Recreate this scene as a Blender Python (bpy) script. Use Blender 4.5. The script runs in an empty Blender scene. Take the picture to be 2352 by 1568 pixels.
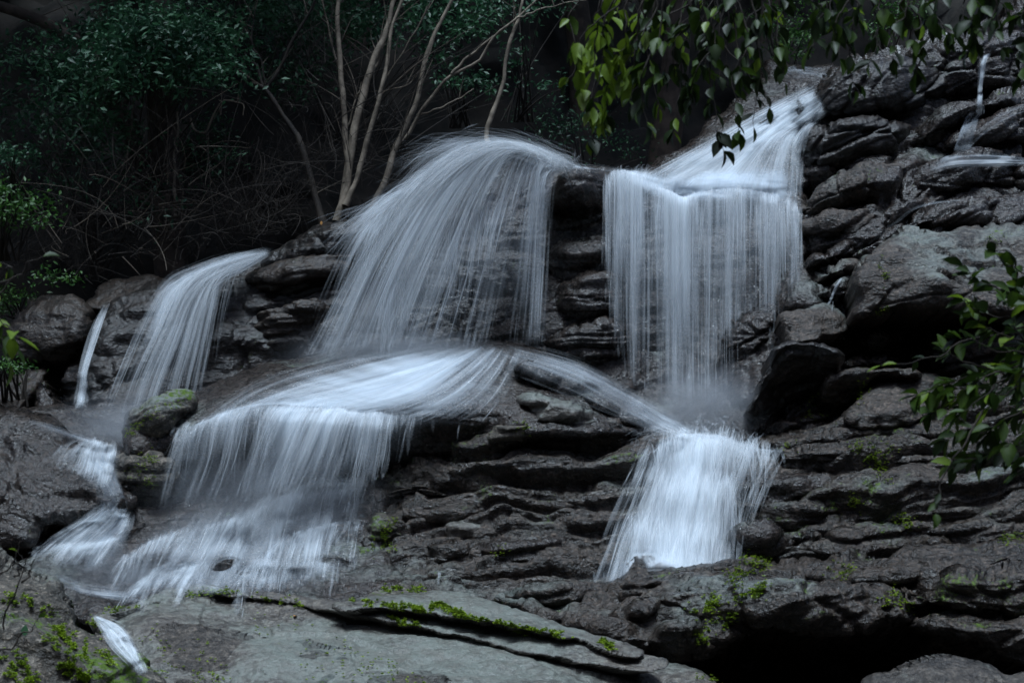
import bpy, math, random
import numpy as np
from mathutils import Vector, Matrix
random.seed(7); RNG = np.random.default_rng(11)
SC = bpy.context.scene

# ------------------------------------------------------------------ camera, sky, sun, exposure
PITCH = math.radians(3.0); TH = 0.364; CAMZ = 1.6
cd = bpy.data.cameras.new('camera'); cam = bpy.data.objects.new('camera', cd)
SC.collection.objects.link(cam); SC.camera = cam
cam.location = (0, 0, CAMZ); cam.rotation_euler = (math.pi/2 + PITCH, 0, 0)
cd.sensor_width = 36; cd.lens = 18/TH; cd.clip_start = 0.05; cd.clip_end = 400
cd.dof.use_dof = True; cd.dof.focus_distance = 9.3; cd.dof.aperture_fstop = 5.0

SUN_EL, SUN_AZ = math.radians(78), math.radians(190)
W = bpy.data.worlds.new('World'); SC.world = W; W.use_nodes = True
wn = W.node_tree.nodes; wl = W.node_tree.links
sky = wn.new('ShaderNodeTexSky'); sky.sky_type = 'NISHITA'; sky.sun_disc = False
sky.sun_elevation = SUN_EL; sky.sun_rotation = SUN_AZ; sky.air_density = 1.0; sky.dust_density = 2.0
bg = wn['Background']; bg.inputs[1].default_value = 0.05
wl.new(sky.outputs[0], bg.inputs[0])
sd = bpy.data.lights.new('sun', 'SUN'); sun = bpy.data.objects.new('sun', sd); SC.collection.objects.link(sun)
sd.energy = 1.5; sd.angle = math.radians(20); sd.color = (0.69, 0.85, 1.0)
sdir = Vector((math.sin(SUN_AZ)*math.cos(SUN_EL), math.cos(SUN_AZ)*math.cos(SUN_EL), math.sin(SUN_EL)))
sun.rotation_euler = sdir.to_track_quat('Z', 'Y').to_euler(); sun.location = sdir*30
SC.view_settings.view_transform = 'Standard'; SC.view_settings.look = 'None'
SC.view_settings.exposure = 1.65; SC.view_settings.gamma = 1.0
cy = SC.cycles
cy.filter_width = 1.6; cy.use_denoising = True; cy.transparent_max_bounces = 18; cy.max_bounces = 4; cy.diffuse_bounces = 3
cy.volume_bounces = 0; cy.caustics_reflective = False; cy.caustics_refractive = False
cy.volume_step_rate = 3.0; cy.volume_max_steps = 32

# ------------------------------------------------------------------ pixel <-> world  (pixels of a 2352 x 1568 view)
SP, CP = math.sin(PITCH), math.cos(PITCH)
def PX(x, y, d):
    x = np.asarray(x, float); y = np.asarray(y, float); d = np.asarray(d, float)
    u = (x-1176)/1176*TH; v = (784-y)/1176*TH
    dy = CP - v*SP; dz = SP + v*CP
    return np.stack(np.broadcast_arrays(u*d/dy, d, CAMZ + dz*d/dy), -1)
def UNPX(P):
    X, Y, Z = P[..., 0], P[..., 1], P[..., 2]-CAMZ
    f = Y*CP + Z*SP; u = X/f; v = (-Y*SP + Z*CP)/f
    return 1176 + u/TH*1176, 784 - v/TH*1176
def MPP(d): return TH/1176*d          # metres per pixel at depth d

# ------------------------------------------------------------------ noise
TAB = RNG.random((64, 64, 64)).astype(np.float32)
def vnoise(P):
    P = np.asarray(P, np.float32); i = np.floor(P).astype(np.int32); f = P-i
    f = f*f*f*(f*(f*6-15)+10)
    x0, y0, z0 = i[..., 0] & 63, i[..., 1] & 63, i[..., 2] & 63
    x1, y1, z1 = (x0+1) & 63, (y0+1) & 63, (z0+1) & 63
    fx, fy, fz = f[..., 0], f[..., 1], f[..., 2]
    a = TAB[x0, y0, z0]*(1-fx)+TAB[x1, y0, z0]*fx; b = TAB[x0, y1, z0]*(1-fx)+TAB[x1, y1, z0]*fx
    c = TAB[x0, y0, z1]*(1-fx)+TAB[x1, y0, z1]*fx; e = TAB[x0, y1, z1]*(1-fx)+TAB[x1, y1, z1]*fx
    return ((a*(1-fy)+b*fy)*(1-fz)+(c*(1-fy)+e*fy)*fz)*2-1
def fbm(P, o=4, g=0.5):
    r = 0; a = 1
    P = np.asarray(P, np.float32)
    for k in range(o):
        r = r + a*vnoise(P + 17.3*k); P = P*2.03; a *= g
    return r
def ridged(P, o=4):
    r = 0; a = 1
    P = np.asarray(P, np.float32)
    for k in range(o):
        r = r + a*(1-2*np.abs(vnoise(P + 9.1*k))); P = P*2.1; a *= 0.5
    return r
def worley(P):
    """distance-cell noise: returns F1, F2 and the cell's random value"""
    P = np.asarray(P, np.float32); i = np.floor(P).astype(np.int32)
    f1 = np.full(P.shape[:-1], 9., np.float32); f2 = f1.copy(); cv = np.zeros_like(f1)
    for dx in (-1, 0, 1):
        for dy in (-1, 0, 1):
            for dz in (-1, 0, 1):
                a, b, c = (i[..., 0]+dx), (i[..., 1]+dy), (i[..., 2]+dz)
                A, B, C_ = a & 63, b & 63, c & 63
                q = np.stack([a+TAB[A, B, C_], b+TAB[B, C_, A], c+TAB[C_, A, B]], -1)
                r = np.sqrt(((q-P)**2).sum(-1)); m = r < f1
                f2 = np.where(m, f1, np.minimum(f2, r)); cv = np.where(m, TAB[(A*7+3) & 63, (B*5+1) & 63, (C_*3+2) & 63], cv)
                f1 = np.minimum(f1, r)
    return f1, f2, cv

# ------------------------------------------------------------------ materials
def newmat(name):
    m = bpy.data.materials.new(name); m.use_nodes = True
    nt = m.node_tree; nt.nodes.clear(); return m, nt
class NB:
    def __init__(s, nt): s.nt = nt
    def n(s, t, ins=None, **kw):
        nd = s.nt.nodes.new(t)
        for k, v in kw.items(): setattr(nd, k, v)
        for k, v in (ins or {}).items():
            sk = nd.inputs[k]
            if hasattr(v, 'is_output'): s.nt.links.new(v, sk)
            else: sk.default_value = v
        return nd
    def math(s, op, a, b=0.0, clamp=False):
        return s.n('ShaderNodeMath', {0: a, 1: b}, operation=op, use_clamp=clamp).outputs[0]
    def noise(s, vec, scale, detail=4, rough=0.55):
        return s.n('ShaderNodeTexNoise', {'Vector': vec, 'Scale': scale, 'Detail': detail, 'Roughness': rough}).outputs[0]
    def mapr(s, v, a, b, c=0.0, d=1.0):
        return s.n('ShaderNodeMapRange', {0: v, 1: a, 2: b, 3: c, 4: d}, interpolation_type='SMOOTHSTEP').outputs[0]
    def mix(s, f, a, b):
        nd = s.nt.nodes.new('ShaderNodeMix'); nd.data_type = 'RGBA'
        for i, v in ((0, f), (6, a), (7, b)):
            if hasattr(v, 'is_output'): s.nt.links.new(v, nd.inputs[i])
            else: nd.inputs[i].default_value = v if i == 0 else (*v, 1) if len(v) == 3 else v
        return nd.outputs[2]
MATS = {}
def rock_mat(name, dark, mid, light, lichen=0.3, moss=0.3, rough=(0.32, 0.6), bump=0.5, lich_col=(0.20, 0.235, 0.215)):
    dark, mid, light = [tuple(c*k for c, k in zip(v, (1.14, 1.0, .84))) for v in (dark, mid, light)]
    m, nt = newmat(name); b = NB(nt)
    pos = b.n('ShaderNodeNewGeometry')
    P = pos.outputs['Position']; N = pos.outputs['Normal']
    sep = b.n('ShaderNodeSeparateXYZ', {0: N}).outputs[2]
    st = b.n('ShaderNodeMapping', {'Vector': P, 'Rotation': (0, math.radians(8), 0), 'Scale': (1.2, 1.5, 7.0)}).outputs[0]
    n1 = b.noise(P, 1.3, 5); n2 = b.noise(st, 1.6, 6, 0.65); n3 = b.noise(P, 22, 5, 0.7); n4 = b.noise(P, 60, 4, 0.75)
    a = b.math('ADD', b.math('MULTIPLY', n2, 0.55), b.math('MULTIPLY', n3, 0.45))
    c = b.mix(b.mapr(a, 0.40, 0.60), dark, mid)
    c = b.mix(b.math('MULTIPLY', b.mapr(b.math('ADD', b.math('MULTIPLY', n4, 0.5), b.math('MULTIPLY', n3, 0.5)), 0.51, 0.62), 0.9), c, light)
    vor = b.n('ShaderNodeTexVoronoi', {'Vector': b.n('ShaderNodeMapping', {'Vector': P, 'Scale': (1, 1, 1.7)}).outputs[0], 'Scale': 26.0}, feature='F1').outputs[0]
    n5 = b.noise(P, 9, 5, 0.7)
    # pale lichen film on ledges that face up
    lm = b.math('MULTIPLY', b.mapr(b.math('ADD', n1, b.math('MULTIPLY', n3, 0.35)), 0.78-0.35*lichen, 0.95-0.3*lichen), b.mapr(sep, 0.15, 0.75))
    lm = b.math('MULTIPLY', lm, b.mapr(b.math('ADD', b.math('MULTIPLY', n5, .6), b.math('MULTIPLY', n4, .4)), .38, .60, .35, 1.0))
    c = b.mix(b.math('MULTIPLY', lm, min(1, 0.35+lichen)), c, lich_col)
    # fine moss
    mn = b.math('ADD', b.math('MULTIPLY', b.noise(P, 2.6, 3), 0.55), b.math('MULTIPLY', b.noise(P, 30, 4, 0.7), 0.45))
    mm = b.math('MULTIPLY', b.mapr(mn, 0.66-0.16*moss, 0.71-0.15*moss), b.mapr(sep, -0.35, 0.35))
    mc = b.mix(b.noise(P, 60, 2), (0.02, 0.04, 0.004), (0.10, 0.17, 0.010))
    if moss > 0: c = b.mix(mm, c, mc)
    ro = b.math('ADD', b.mapr(n3, 0.3, 0.7, rough[0], rough[1]), b.math('MULTIPLY', mm if moss > 0 else lm, 0.3))
    h = b.math('ADD', b.math('ADD', b.math('MULTIPLY', n3, 0.7), b.math('MULTIPLY', n5, 0.9)), b.math('ADD', b.math('MULTIPLY', n4, 0.22), b.math('MULTIPLY', vor, 0.3)))
    h = b.math('ADD', h, b.math('MULTIPLY', n2, 0.5))
    bp = b.n('ShaderNodeBump', {'Strength': bump, 'Distance': 0.05, 'Height': h}).outputs[0]
    s = b.n('ShaderNodeBsdfPrincipled', {'Base Color': c, 'Roughness': ro, 'Normal': bp, 'Specular IOR Level': 0.45})
    o = b.n('ShaderNodeOutputMaterial', {0: s.outputs[0]})
    MATS[name] = m; return m
rock_mat('wet', (0.008, 0.007, 0.007), (0.022, 0.019, 0.019), (0.065, 0.056, 0.054), 0.15, 0.10, (0.20, 0.36), 0.5)
rock_mat('black', (0.005, 0.005, 0.005), (0.012, 0.010, 0.010), (0.038, 0.031, 0.028), 0.0, 0.05, (0.28, 0.5), 0.45)
rock_mat('wetmoss', (0.010, 0.009, 0.008), (0.030, 0.026, 0.024), (0.105, 0.090, 0.083), 0.25, 0.38, (0.22, 0.42), 0.65)
rock_mat('brown', (0.008, 0.006, 0.005), (0.022, 0.017, 0.014), (0.055, 0.043, 0.036), 0.05, 0.1, (0.3, 0.6), 0.5)
rock_mat('pale', (0.035, 0.035, 0.037), (0.085, 0.086, 0.088), (0.17, 0.172, 0.17), 0.6, 0.08, (0.28, 0.5), 0.5, (0.155, 0.172, 0.152))
rock_mat('rough', (0.018, 0.018, 0.019), (0.052, 0.050, 0.050), (0.13, 0.125, 0.122), 0.4, 0.25, (0.3, 0.55), 0.7, (0.13, 0.155, 0.14))
rock_mat('block', (0.015, 0.014, 0.013), (0.045, 0.039, 0.037), (0.13, 0.112, 0.104), 0.3, 0.2, (0.32, 0.6), 0.65)
rock_mat('mossy', (0.020, 0.020, 0.018), (0.075, 0.073, 0.07), (0.21, 0.20, 0.19), 0.35, 0.6, (0.4, 0.7), 0.7)

def simple_mat(name, c1, c2, scale=8, rough=0.7, bump=0.3, trans=0.0, spec=0.4):
    m, nt = newmat(name); b = NB(nt)
    P = b.n('ShaderNodeNewGeometry').outputs['Position']
    n = b.noise(P, scale, 4, 0.6)
    c = b.mix(b.mapr(n, 0.35, 0.65), c1, c2)
    bp = b.n('ShaderNodeBump', {'Strength': bump, 'Distance': 0.01, 'Height': b.noise(P, scale*6, 3)}).outputs[0]
    s = b.n('ShaderNodeBsdfPrincipled', {'Base Color': c, 'Roughness': rough, 'Normal': bp, 'Specular IOR Level': spec}).outputs[0]
    if trans > 0:
        t = b.n('ShaderNodeBsdfTranslucent', {0: c}).outputs[0]
        s = b.n('ShaderNodeMixShader', {0: trans, 1: s, 2: t}).outputs[0]
    b.n('ShaderNodeOutputMaterial', {0: s}); MATS[name] = m; return m
simple_mat('bark', (0.09, 0.072, 0.052), (0.22, 0.18, 0.135), 9, 0.8)
simple_mat('bark_dark', (0.03, 0.022, 0.017), (0.075, 0.055, 0.042), 7, 0.85)
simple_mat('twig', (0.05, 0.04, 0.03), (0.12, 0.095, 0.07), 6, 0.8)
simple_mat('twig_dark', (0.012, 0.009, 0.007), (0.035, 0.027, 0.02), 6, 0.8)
simple_mat('leaf_far', (0.010, 0.042, 0.022), (0.05, 0.135, 0.062), 2.5, 0.5, 0.1, 0.25)
simple_mat('leaf_shrub', (0.02, 0.07, 0.012), (0.06, 0.15, 0.025), 5, 0.5, 0.1, 0.3)
simple_mat('leaf_near', (0.014, 0.034, 0.004), (0.045, 0.085, 0.008), 6, 0.5, 0.1, 0.3, 0.25)
simple_mat('leaf_shaded', (0.006, 0.014, 0.003), (0.018, 0.036, 0.006), 6, 0.5, 0.1, 0.2, 0.25)  # darker copy of the near leaf, shade put into the colour
simple_mat('leaf_lit_yellow', (0.10, 0.17, 0.012), (0.16, 0.24, 0.02), 6, 0.45, 0.1, 0.4)  # brighter yellow copy of the near leaf, light from behind painted in
simple_mat('leaf_litter', (0.28, 0.10, 0.02), (0.40, 0.20, 0.05), 30, 0.7, 0.1)
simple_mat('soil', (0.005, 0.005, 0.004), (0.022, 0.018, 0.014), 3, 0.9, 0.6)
simple_mat('moss', (0.09, 0.15, 0.006), (0.30, 0.42, 0.02), 22, 0.85, 0.5)
simple_mat('gravel', (0.03, 0.028, 0.026), (0.08, 0.075, 0.07), 6, 0.7, 0.6)

def water_mat(name, fu, fv, amax=0.92, lo=0.36, hi=0.86):
    m, nt = newmat(name); b = NB(nt)
    uv = b.n('ShaderNodeUVMap').outputs[0]
    at = b.n('ShaderNodeAttribute', attribute_name='dens').outputs['Fac']
    def st(su, sv, off, det):
        mp = b.n('ShaderNodeMapping', {'Vector': uv, 'Location': (off, off*0.37, off), 'Scale': (su, sv, 1)}).outputs[0]
        return b.noise(mp, 1.0, det, 0.6)
    a = st(fu, fv, 3.1, 3); c = st(fu*0.22, fv*0.6, 11.7, 3); e = st(fu*0.05, fv*0.5, 5.3, 2)
    s = b.math('ADD', b.math('MULTIPLY', a, 0.36), b.math('ADD', b.math('MULTIPLY', c, 0.38), b.math('MULTIPLY', e, 0.26)))
    s = b.math('ADD', b.math('MULTIPLY', b.math('SUBTRACT', s, 0.5), 2.6), at)
    al = b.math('MULTIPLY', b.mapr(s, lo-0.21, hi+0.24), amax)
    al = b.math('MULTIPLY', al, b.mapr(at, 0.0, 0.15))
    col = (0.84, 0.90, 0.95, 1)
    df = b.n('ShaderNodeBsdfDiffuse', {0: col}).outputs[0]; tr = b.n('ShaderNodeBsdfTranslucent', {0: col}).outputs[0]
    w = b.n('ShaderNodeMixShader', {0: 0.4, 1: df, 2: tr}).outputs[0]
    t = b.n('ShaderNodeBsdfTransparent').outputs[0]
    b.n('ShaderNodeOutputMaterial', {0: b.n('ShaderNodeMixShader', {0: al, 1: t, 2: w}).outputs[0]})
    MATS[name] = m; return m
water_mat('water_fall', 34, 0.55, 0.8)
water_mat('water_film', 14, 0.9, 0.78)
def veil_mat():
    m, nt = newmat('water_veil'); b = NB(nt)
    uv = b.n('ShaderNodeUVMap').outputs[0]
    at = b.n('ShaderNodeAttribute', attribute_name='dens').outputs['Fac']
    n = b.noise(b.n('ShaderNodeMapping', {'Vector': uv, 'Scale': (7, 0.8, 1)}).outputs[0], 1.0, 3)
    al = b.math('MULTIPLY', b.math('MULTIPLY', at, b.mapr(n, .25, .75, .35, 1.2)), 0.62)
    col = (0.80, 0.88, 0.96, 1)
    w = b.n('ShaderNodeMixShader', {0: 0.45, 1: b.n('ShaderNodeBsdfDiffuse', {0: col}).outputs[0], 2: b.n('ShaderNodeBsdfTranslucent', {0: col}).outputs[0]}).outputs[0]
    b.n('ShaderNodeOutputMaterial', {0: b.n('ShaderNodeMixShader', {0: al, 1: b.n('ShaderNodeBsdfTransparent').outputs[0], 2: w}).outputs[0]})
    MATS['water_veil'] = m
veil_mat()
def strand_mat():
    m, nt = newmat('strand'); b = NB(nt)
    at = b.n('ShaderNodeAttribute', attribute_name='dens').outputs['Fac']
    col = (0.88, 0.93, 0.97, 1)
    w = b.n('ShaderNodeMixShader', {0: 0.45, 1: b.n('ShaderNodeBsdfDiffuse', {0: col}).outputs[0], 2: b.n('ShaderNodeBsdfTranslucent', {0: col}).outputs[0]}).outputs[0]
    b.n('ShaderNodeOutputMaterial', {0: b.n('ShaderNodeMixShader', {0: at, 1: b.n('ShaderNodeBsdfTransparent').outputs[0], 2: w}).outputs[0]})
    MATS['strand'] = m
strand_mat()

# ------------------------------------------------------------------ object helpers
def link(o): SC.collection.objects.link(o); return o
def tag(o, label=None, cat=None, group=None, kind=None):
    for k, v in (('label', label), ('category', cat), ('group', group), ('kind', kind)):
        if v: o[k] = v
    return o
def mesh_np(name, V, F, mat, smooth=True, uv=None, attr=None):
    """V (n,3); F (m,k) array of equal-sided faces, or a list of such arrays"""
    me = bpy.data.meshes.new(name)
    Fs = F if isinstance(F, list) else [F]
    Fs = [np.asarray(f, np.int32) for f in Fs if len(f)]
    loops = np.concatenate([f.ravel() for f in Fs]) if Fs else np.zeros(0, np.int32)
    tot = np.concatenate([np.full(len(f), f.shape[1], np.int32) for f in Fs])
    start = np.concatenate([[0], np.cumsum(tot)[:-1]]).astype(np.int32)
    me.vertices.add(len(V)); me.vertices.foreach_set('co', np.ascontiguousarray(V, np.float32).ravel())
    me.loops.add(len(loops)); me.loops.foreach_set('vertex_index', loops)
    me.polygons.add(len(tot)); me.polygons.foreach_set('loop_start', start); me.polygons.foreach_set('loop_total', tot)
    if smooth: me.polygons.foreach_set('use_smooth', np.ones(len(tot), bool))
    me.update(calc_edges=True)
    if uv is not None:
        l = me.uv_layers.new(name='UVMap'); l.data.foreach_set('uv', np.ascontiguousarray(uv[loops], np.float32).ravel())
    if attr is not None:
        a = me.attributes.new('dens', 'FLOAT', 'POINT'); a.data.foreach_set('value', np.ascontiguousarray(attr, np.float32))
    me.materials.append(MATS[mat] if isinstance(mat, str) else mat)
    return me
def place(name, V, F, mat, parent=None, base=None, **kw):
    """a mesh object whose origin is the middle of its underside"""
    V = np.asarray(V, float)
    if base is None: base = np.array([(V[:, 0].min()+V[:, 0].max())/2, (V[:, 1].min()+V[:, 1].max())/2, V[:, 2].min()])
    base = np.asarray(base, float)
    o = link(bpy.data.objects.new(name, mesh_np(name, V-base, F, mat, **kw)))
    if parent is not None:
        o.parent = parent; o.location = Vector(base)-parent.location
    else: o.location = base
    return o
def empty(name, loc):
    o = link(bpy.data.objects.new(name, None)); o.location = loc; o.empty_display_size = 0.1; return o
def catmull(P, n, closed=False):
    P = np.asarray(P, float); m = len(P)
    if closed: Q = np.vstack([P[-1], P, P[:2]]); segs = m
    else: Q = np.vstack([2*P[0]-P[1], P, 2*P[-1]-P[-2]]); segs = m-1
    t = np.linspace(0, segs, n, endpoint=not closed); i = np.minimum(t.astype(int), segs-1); f = (t-i)[:, None]
    a, b, c, d = Q[i], Q[i+1], Q[i+2], Q[i+3]
    return 0.5*(2*b+(c-a)*f+(2*a-5*b+4*c-d)*f**2+(3*b-a-3*c+d)*f**3)

# ------------------------------------------------------------------ depth record of the built rock, so water lies on it
ZS = 3; ZW, ZH = 2700//ZS, 1900//ZS; ZOX, ZOY = 170, 170
ZB = np.full((ZH, ZW), 60., np.float32)
def zsplat(P):
    x, y = UNPX(P); i = ((y+ZOY)/ZS).astype(int); j = ((x+ZOX)/ZS).astype(int)
    k = (i >= 0) & (i < ZH) & (j >= 0) & (j < ZW)
    np.minimum.at(ZB, (i[k], j[k]), P[k][:, 1].astype(np.float32))
def zfinish():
    global ZB
    pad = np.pad(ZB, 1, mode='edge'); ZB = np.min([pad[a:a+ZH, b:b+ZW] for a in range(3) for b in range(3)], 0)
def zget(x, y):
    i = np.clip(((np.asarray(y)+ZOY)/ZS).astype(int), 0, ZH-1); j = np.clip(((np.asarray(x)+ZOX)/ZS).astype(int), 0, ZW-1)
    return ZB[i, j]

# ------------------------------------------------------------------ rocks
def blur(A, k):
    for ax in (0, 1):
        for _ in range(k):
            p = np.pad(A, [(1, 1) if i == ax else (0, 0) for i in range(2)], mode='edge')
            A = (np.take(p, range(0, A.shape[ax]), ax)+2*A+np.take(p, range(2, A.shape[ax]+2), ax))/4
    return A
def tps(ctrl, X, Y):
    c = np.asarray(ctrl, float); n = len(c)
    if n == 1: return np.full(X.shape, c[0, 2])
    x, y, z = c[:, 0]/300, c[:, 1]/300, c[:, 2]
    def K(r2): return r2*np.log(r2+1e-9)
    A = np.zeros((n+3, n+3)); A[:n, :n] = K((x[:, None]-x)**2+(y[:, None]-y)**2) + 0.002*np.eye(n)
    A[:n, n] = 1; A[:n, n+1] = x; A[:n, n+2] = y; A[n:, :n] = A[:n, n:].T
    if n < 3: A[n+1:, n+1:] += np.eye(2)*1.0
    w = np.linalg.lstsq(A, np.concatenate([z, [0, 0, 0]]), rcond=None)[0]
    x2, y2 = X/300, Y/300
    r = w[n]+w[n+1]*x2+w[n+2]*y2
    for k in range(n): r = r+w[k]*K((x2-x[k])**2+(y2-y[k])**2)
    return r
def poly_dist(X, Y, poly):
    x, y = X.ravel(), Y.ravel(); best = np.full(x.shape, 1e9); nx = x.copy(); ny = y.copy(); ins = np.zeros(x.shape, bool)
    m = len(poly)
    for k in range(m):
        ax, ay = poly[k]; bx, by = poly[(k+1) % m]; dx, dy = bx-ax, by-ay; L = dx*dx+dy*dy+1e-9
        t = np.clip(((x-ax)*dx+(y-ay)*dy)/L, 0, 1); qx, qy = ax+t*dx, ay+t*dy
        r = (x-qx)**2+(y-qy)**2; k2 = r < best; best[k2] = r[k2]; nx[k2] = qx[k2]; ny[k2] = qy[k2]
        if ay != by:
            c = ((ay > y) != (by > y)) & (x < (bx-ax)*(y-ay)/(by-ay)+ax); ins ^= c
    return np.sqrt(best).reshape(X.shape), ins.reshape(X.shape), nx.reshape(X.shape), ny.reshape(X.shape)

def rockdisp(P, strata=0.06, sh=0.16, dip=(0.10, 0.0), rough=1.0, facet=0.0, seed=0):
    Q = P + seed*3.17
    warp = fbm(Q*np.array([0.7, 0.7, 1.1]), 3)
    r = 0.075*rough*fbm(Q*1.5, 4, 0.5)
    f1, f2, cv = worley(Q*np.array([2.2, 2.2, 3.8])+0.6*warp[..., None])
    r = r + 0.05*rough*(cv-0.5) - 0.03*rough*f1*f1
    B = np.stack([Q[..., 0]*0.9, Q[..., 1]*0.9, (Q[..., 2]-dip[0]*P[..., 0])*3.6], -1)
    for k, am in ((1.0, .030), (2.1, .016)):                      # long cracks along the bedding, a few across it
        v = vnoise(B*k+0.5*warp[..., None]+k*7.7); r = r - am*rough*np.exp(-(v/0.07)**2)
    v = vnoise(Q*np.array([1.6, 1.6, 1.0])+np.stack([Q[..., 2]*1.1]*3, -1)*0.8); r = r - .018*rough*np.exp(-(v/0.045)**2)
    r = r + 0.006*rough*fbm(Q*14., 3, .5)
    if strata > 0:
        s = (P[..., 2] - dip[0]*P[..., 0] - dip[1]*P[..., 1])/sh + 0.75*warp + 0.12*fbm(Q*3.1, 3)
        for mul, am in ((1.0, 1.0), (2.37, 0.42)):
            q = s*mul; k = np.floor(q); f = q-k
            L = np.stack([k*5.3, P[..., 0]*1.1, P[..., 1]*1.1+k*2.1], -1)
            a = 0.5+0.9*vnoise(L)
            prof = np.power(np.clip(f, 0, 1), 0.55)*np.sqrt(np.clip(1-f**5, 0, 1))   # rises to a rounded brow
            prof = np.clip(f*3.2, 0, 1)*np.sqrt(np.clip(1-(np.clip(f-0.25, 0, 1)/0.75)**2.2, 0, 1))
            r = r + strata*am*a*prof
    if facet > 0:
        S = np.stack([Q[..., 0]*1.5+Q[..., 2]*.5, Q[..., 1]*1.5, (Q[..., 2]-dip[0]*Q[..., 0])*3.2], -1)+0.25*warp[..., None]
        f1, f2, cv = worley(S)
        r = r + facet*((cv-0.5)*1.6 - 0.9*np.exp(-((f2-f1)/0.07)**2))
    return r

def rock(name, outline, ctrl, mat='wet', R=30, back=0.35, step=4.0, parent=None, thick=0.6, ext=None, smoothp=True, jag=5.0, label=None, cat=None, group=None, kind=None, **dk):
    ol = np.asarray(outline, float)
    n = max(60, int(np.hypot(*(np.roll(ol, -1, 0)-ol).T).sum()/7))
    poly = catmull(ol, n, True)
    if jag: poly = poly + jag*np.stack([fbm(np.c_[poly/38., np.full(n, 3.3)], 4), fbm(np.c_[poly/38., np.full(n, 8.8)], 4)], -1)
    x0, y0 = poly.min(0)-step; x1, y1 = poly.max(0)+step
    x0, x1, y0, y1 = max(x0, -160), min(x1, 2510), max(y0, -160), min(y1, 1720)
    X, Y = np.meshgrid(np.arange(x0, x1+step, step), np.arange(y0, y1+step, step))
    e, ins, nx, ny = poly_dist(X, Y, poly)
    quad = ins[:-1, :-1] & ins[1:, :-1] & ins[:-1, 1:] & ins[1:, 1:]
    ids = np.arange(X.size).reshape(X.shape)
    q = np.stack([ids[:-1, :-1][quad], ids[1:, :-1][quad], ids[1:, 1:][quad], ids[:-1, 1:][quad]], -1)
    if len(q) == 0: return None
    ed = np.stack([q, np.roll(q, -1, 1)], -1).reshape(-1, 2)
    key = np.sort(ed, 1); u, inv, cnt = np.unique(key[:, 0]*X.size+key[:, 1], return_inverse=True, return_counts=True)
    be = ed[cnt[inv] == 1]
    bv = np.unique(be); fx, fy = X.ravel(), Y.ravel()
    mv = e.ravel()[bv] < step*2.5
    fx[bv[mv]] = nx.ravel()[bv[mv]]; fy[bv[mv]] = ny.ravel()[bv[mv]]; e.ravel()[bv[mv]] = 0
    D = tps(ctrl, X, Y); e[~ins] = 0
    t = np.clip((e+0.45*step)/R, 0, 1)
    D = D + back*(1-np.sqrt(np.clip(1-(1-t)**2, 0, 1)))
    P = PX(X, Y, D)
    PB = PX(X, Y, blur(D, 6)); du = np.gradient(PB, axis=1); dv = np.gradient(PB, axis=0)
    N = np.cross(du, -dv); N = N/(np.linalg.norm(N, axis=-1, keepdims=True)+1e-9); VW = P-np.array([0, 0, CAMZ]); N[(N*VW).sum(-1) > 0] *= -1
    N = 0.75*N + np.array([0, -0.35, 0.0]); N /= np.linalg.norm(N, axis=-1, keepdims=True)
    P = P + N*rockdisp(P, **dk)[..., None]
    Pf = P.reshape(-1, 3)
    used = np.unique(q); remap = np.full(X.size, -1); remap[used] = np.arange(len(used))
    V = Pf[used]; Fq = remap[q][:, ::-1]
    zsplat(V)
    # sides and back, so that the rock is a solid
    nb = len(bv); bmap = np.full(X.size, -1); bmap[bv] = np.arange(nb)+len(used)
    cen = Pf[bv].mean(0)
    Vb = Pf[bv].copy(); Vb += np.array([0, thick, -0.2*thick]) if ext is None else np.array(ext); Vb[:, [0, 2]] += (cen[[0, 2]]-Vb[:, [0, 2]])*0.12
    sk = np.stack([remap[be[:, 0]], remap[be[:, 1]], bmap[be[:, 1]], bmap[be[:, 0]]], -1)
    ci = len(used)+nb; V = np.vstack([V, Vb, Vb.mean(0)+np.array([0, 0.1, 0])])
    cap = np.stack([bmap[be[:, 0]], bmap[be[:, 1]], np.full(len(be), ci)], -1)
    o = place(name, V, [Fq, sk, cap], mat, parent)
    return tag(o, label, cat, group, kind)

# ================================================================== THE SETTING
# streambed sheet under everything
def grid_sheet(name, xs, ys, zf, mat, kind='structure'):
    X, Y = np.meshgrid(xs, ys); Z = zf(X, Y); ids = np.arange(X.size).reshape(X.shape)
    F = np.stack([ids[:-1, :-1], ids[:-1, 1:], ids[1:, 1:], ids[1:, :-1]], -1).reshape(-1, 4)
    return tag(place(name, np.stack([X, Y, Z], -1).reshape(-1, 3), F, mat, base=(0, 0, 0)), kind=kind)
def ground_z(X, Y):
    P = np.stack([X*0.35, Y*0.35, np.zeros_like(X)], -1)
    return -0.25 + 0.25*fbm(P, 4) - 0.25*np.clip((Y-5)/3, 0, 1)
gx = np.concatenate([np.linspace(-120, -9, 12), np.linspace(-8, 8, 90), np.linspace(9, 120, 12)])
gy = np.concatenate([np.linspace(-120, -6, 12), np.linspace(-5, 12, 90), np.linspace(13, 120, 12)])
grid_sheet('ground', gx, gy, ground_z, 'gravel')

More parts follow.
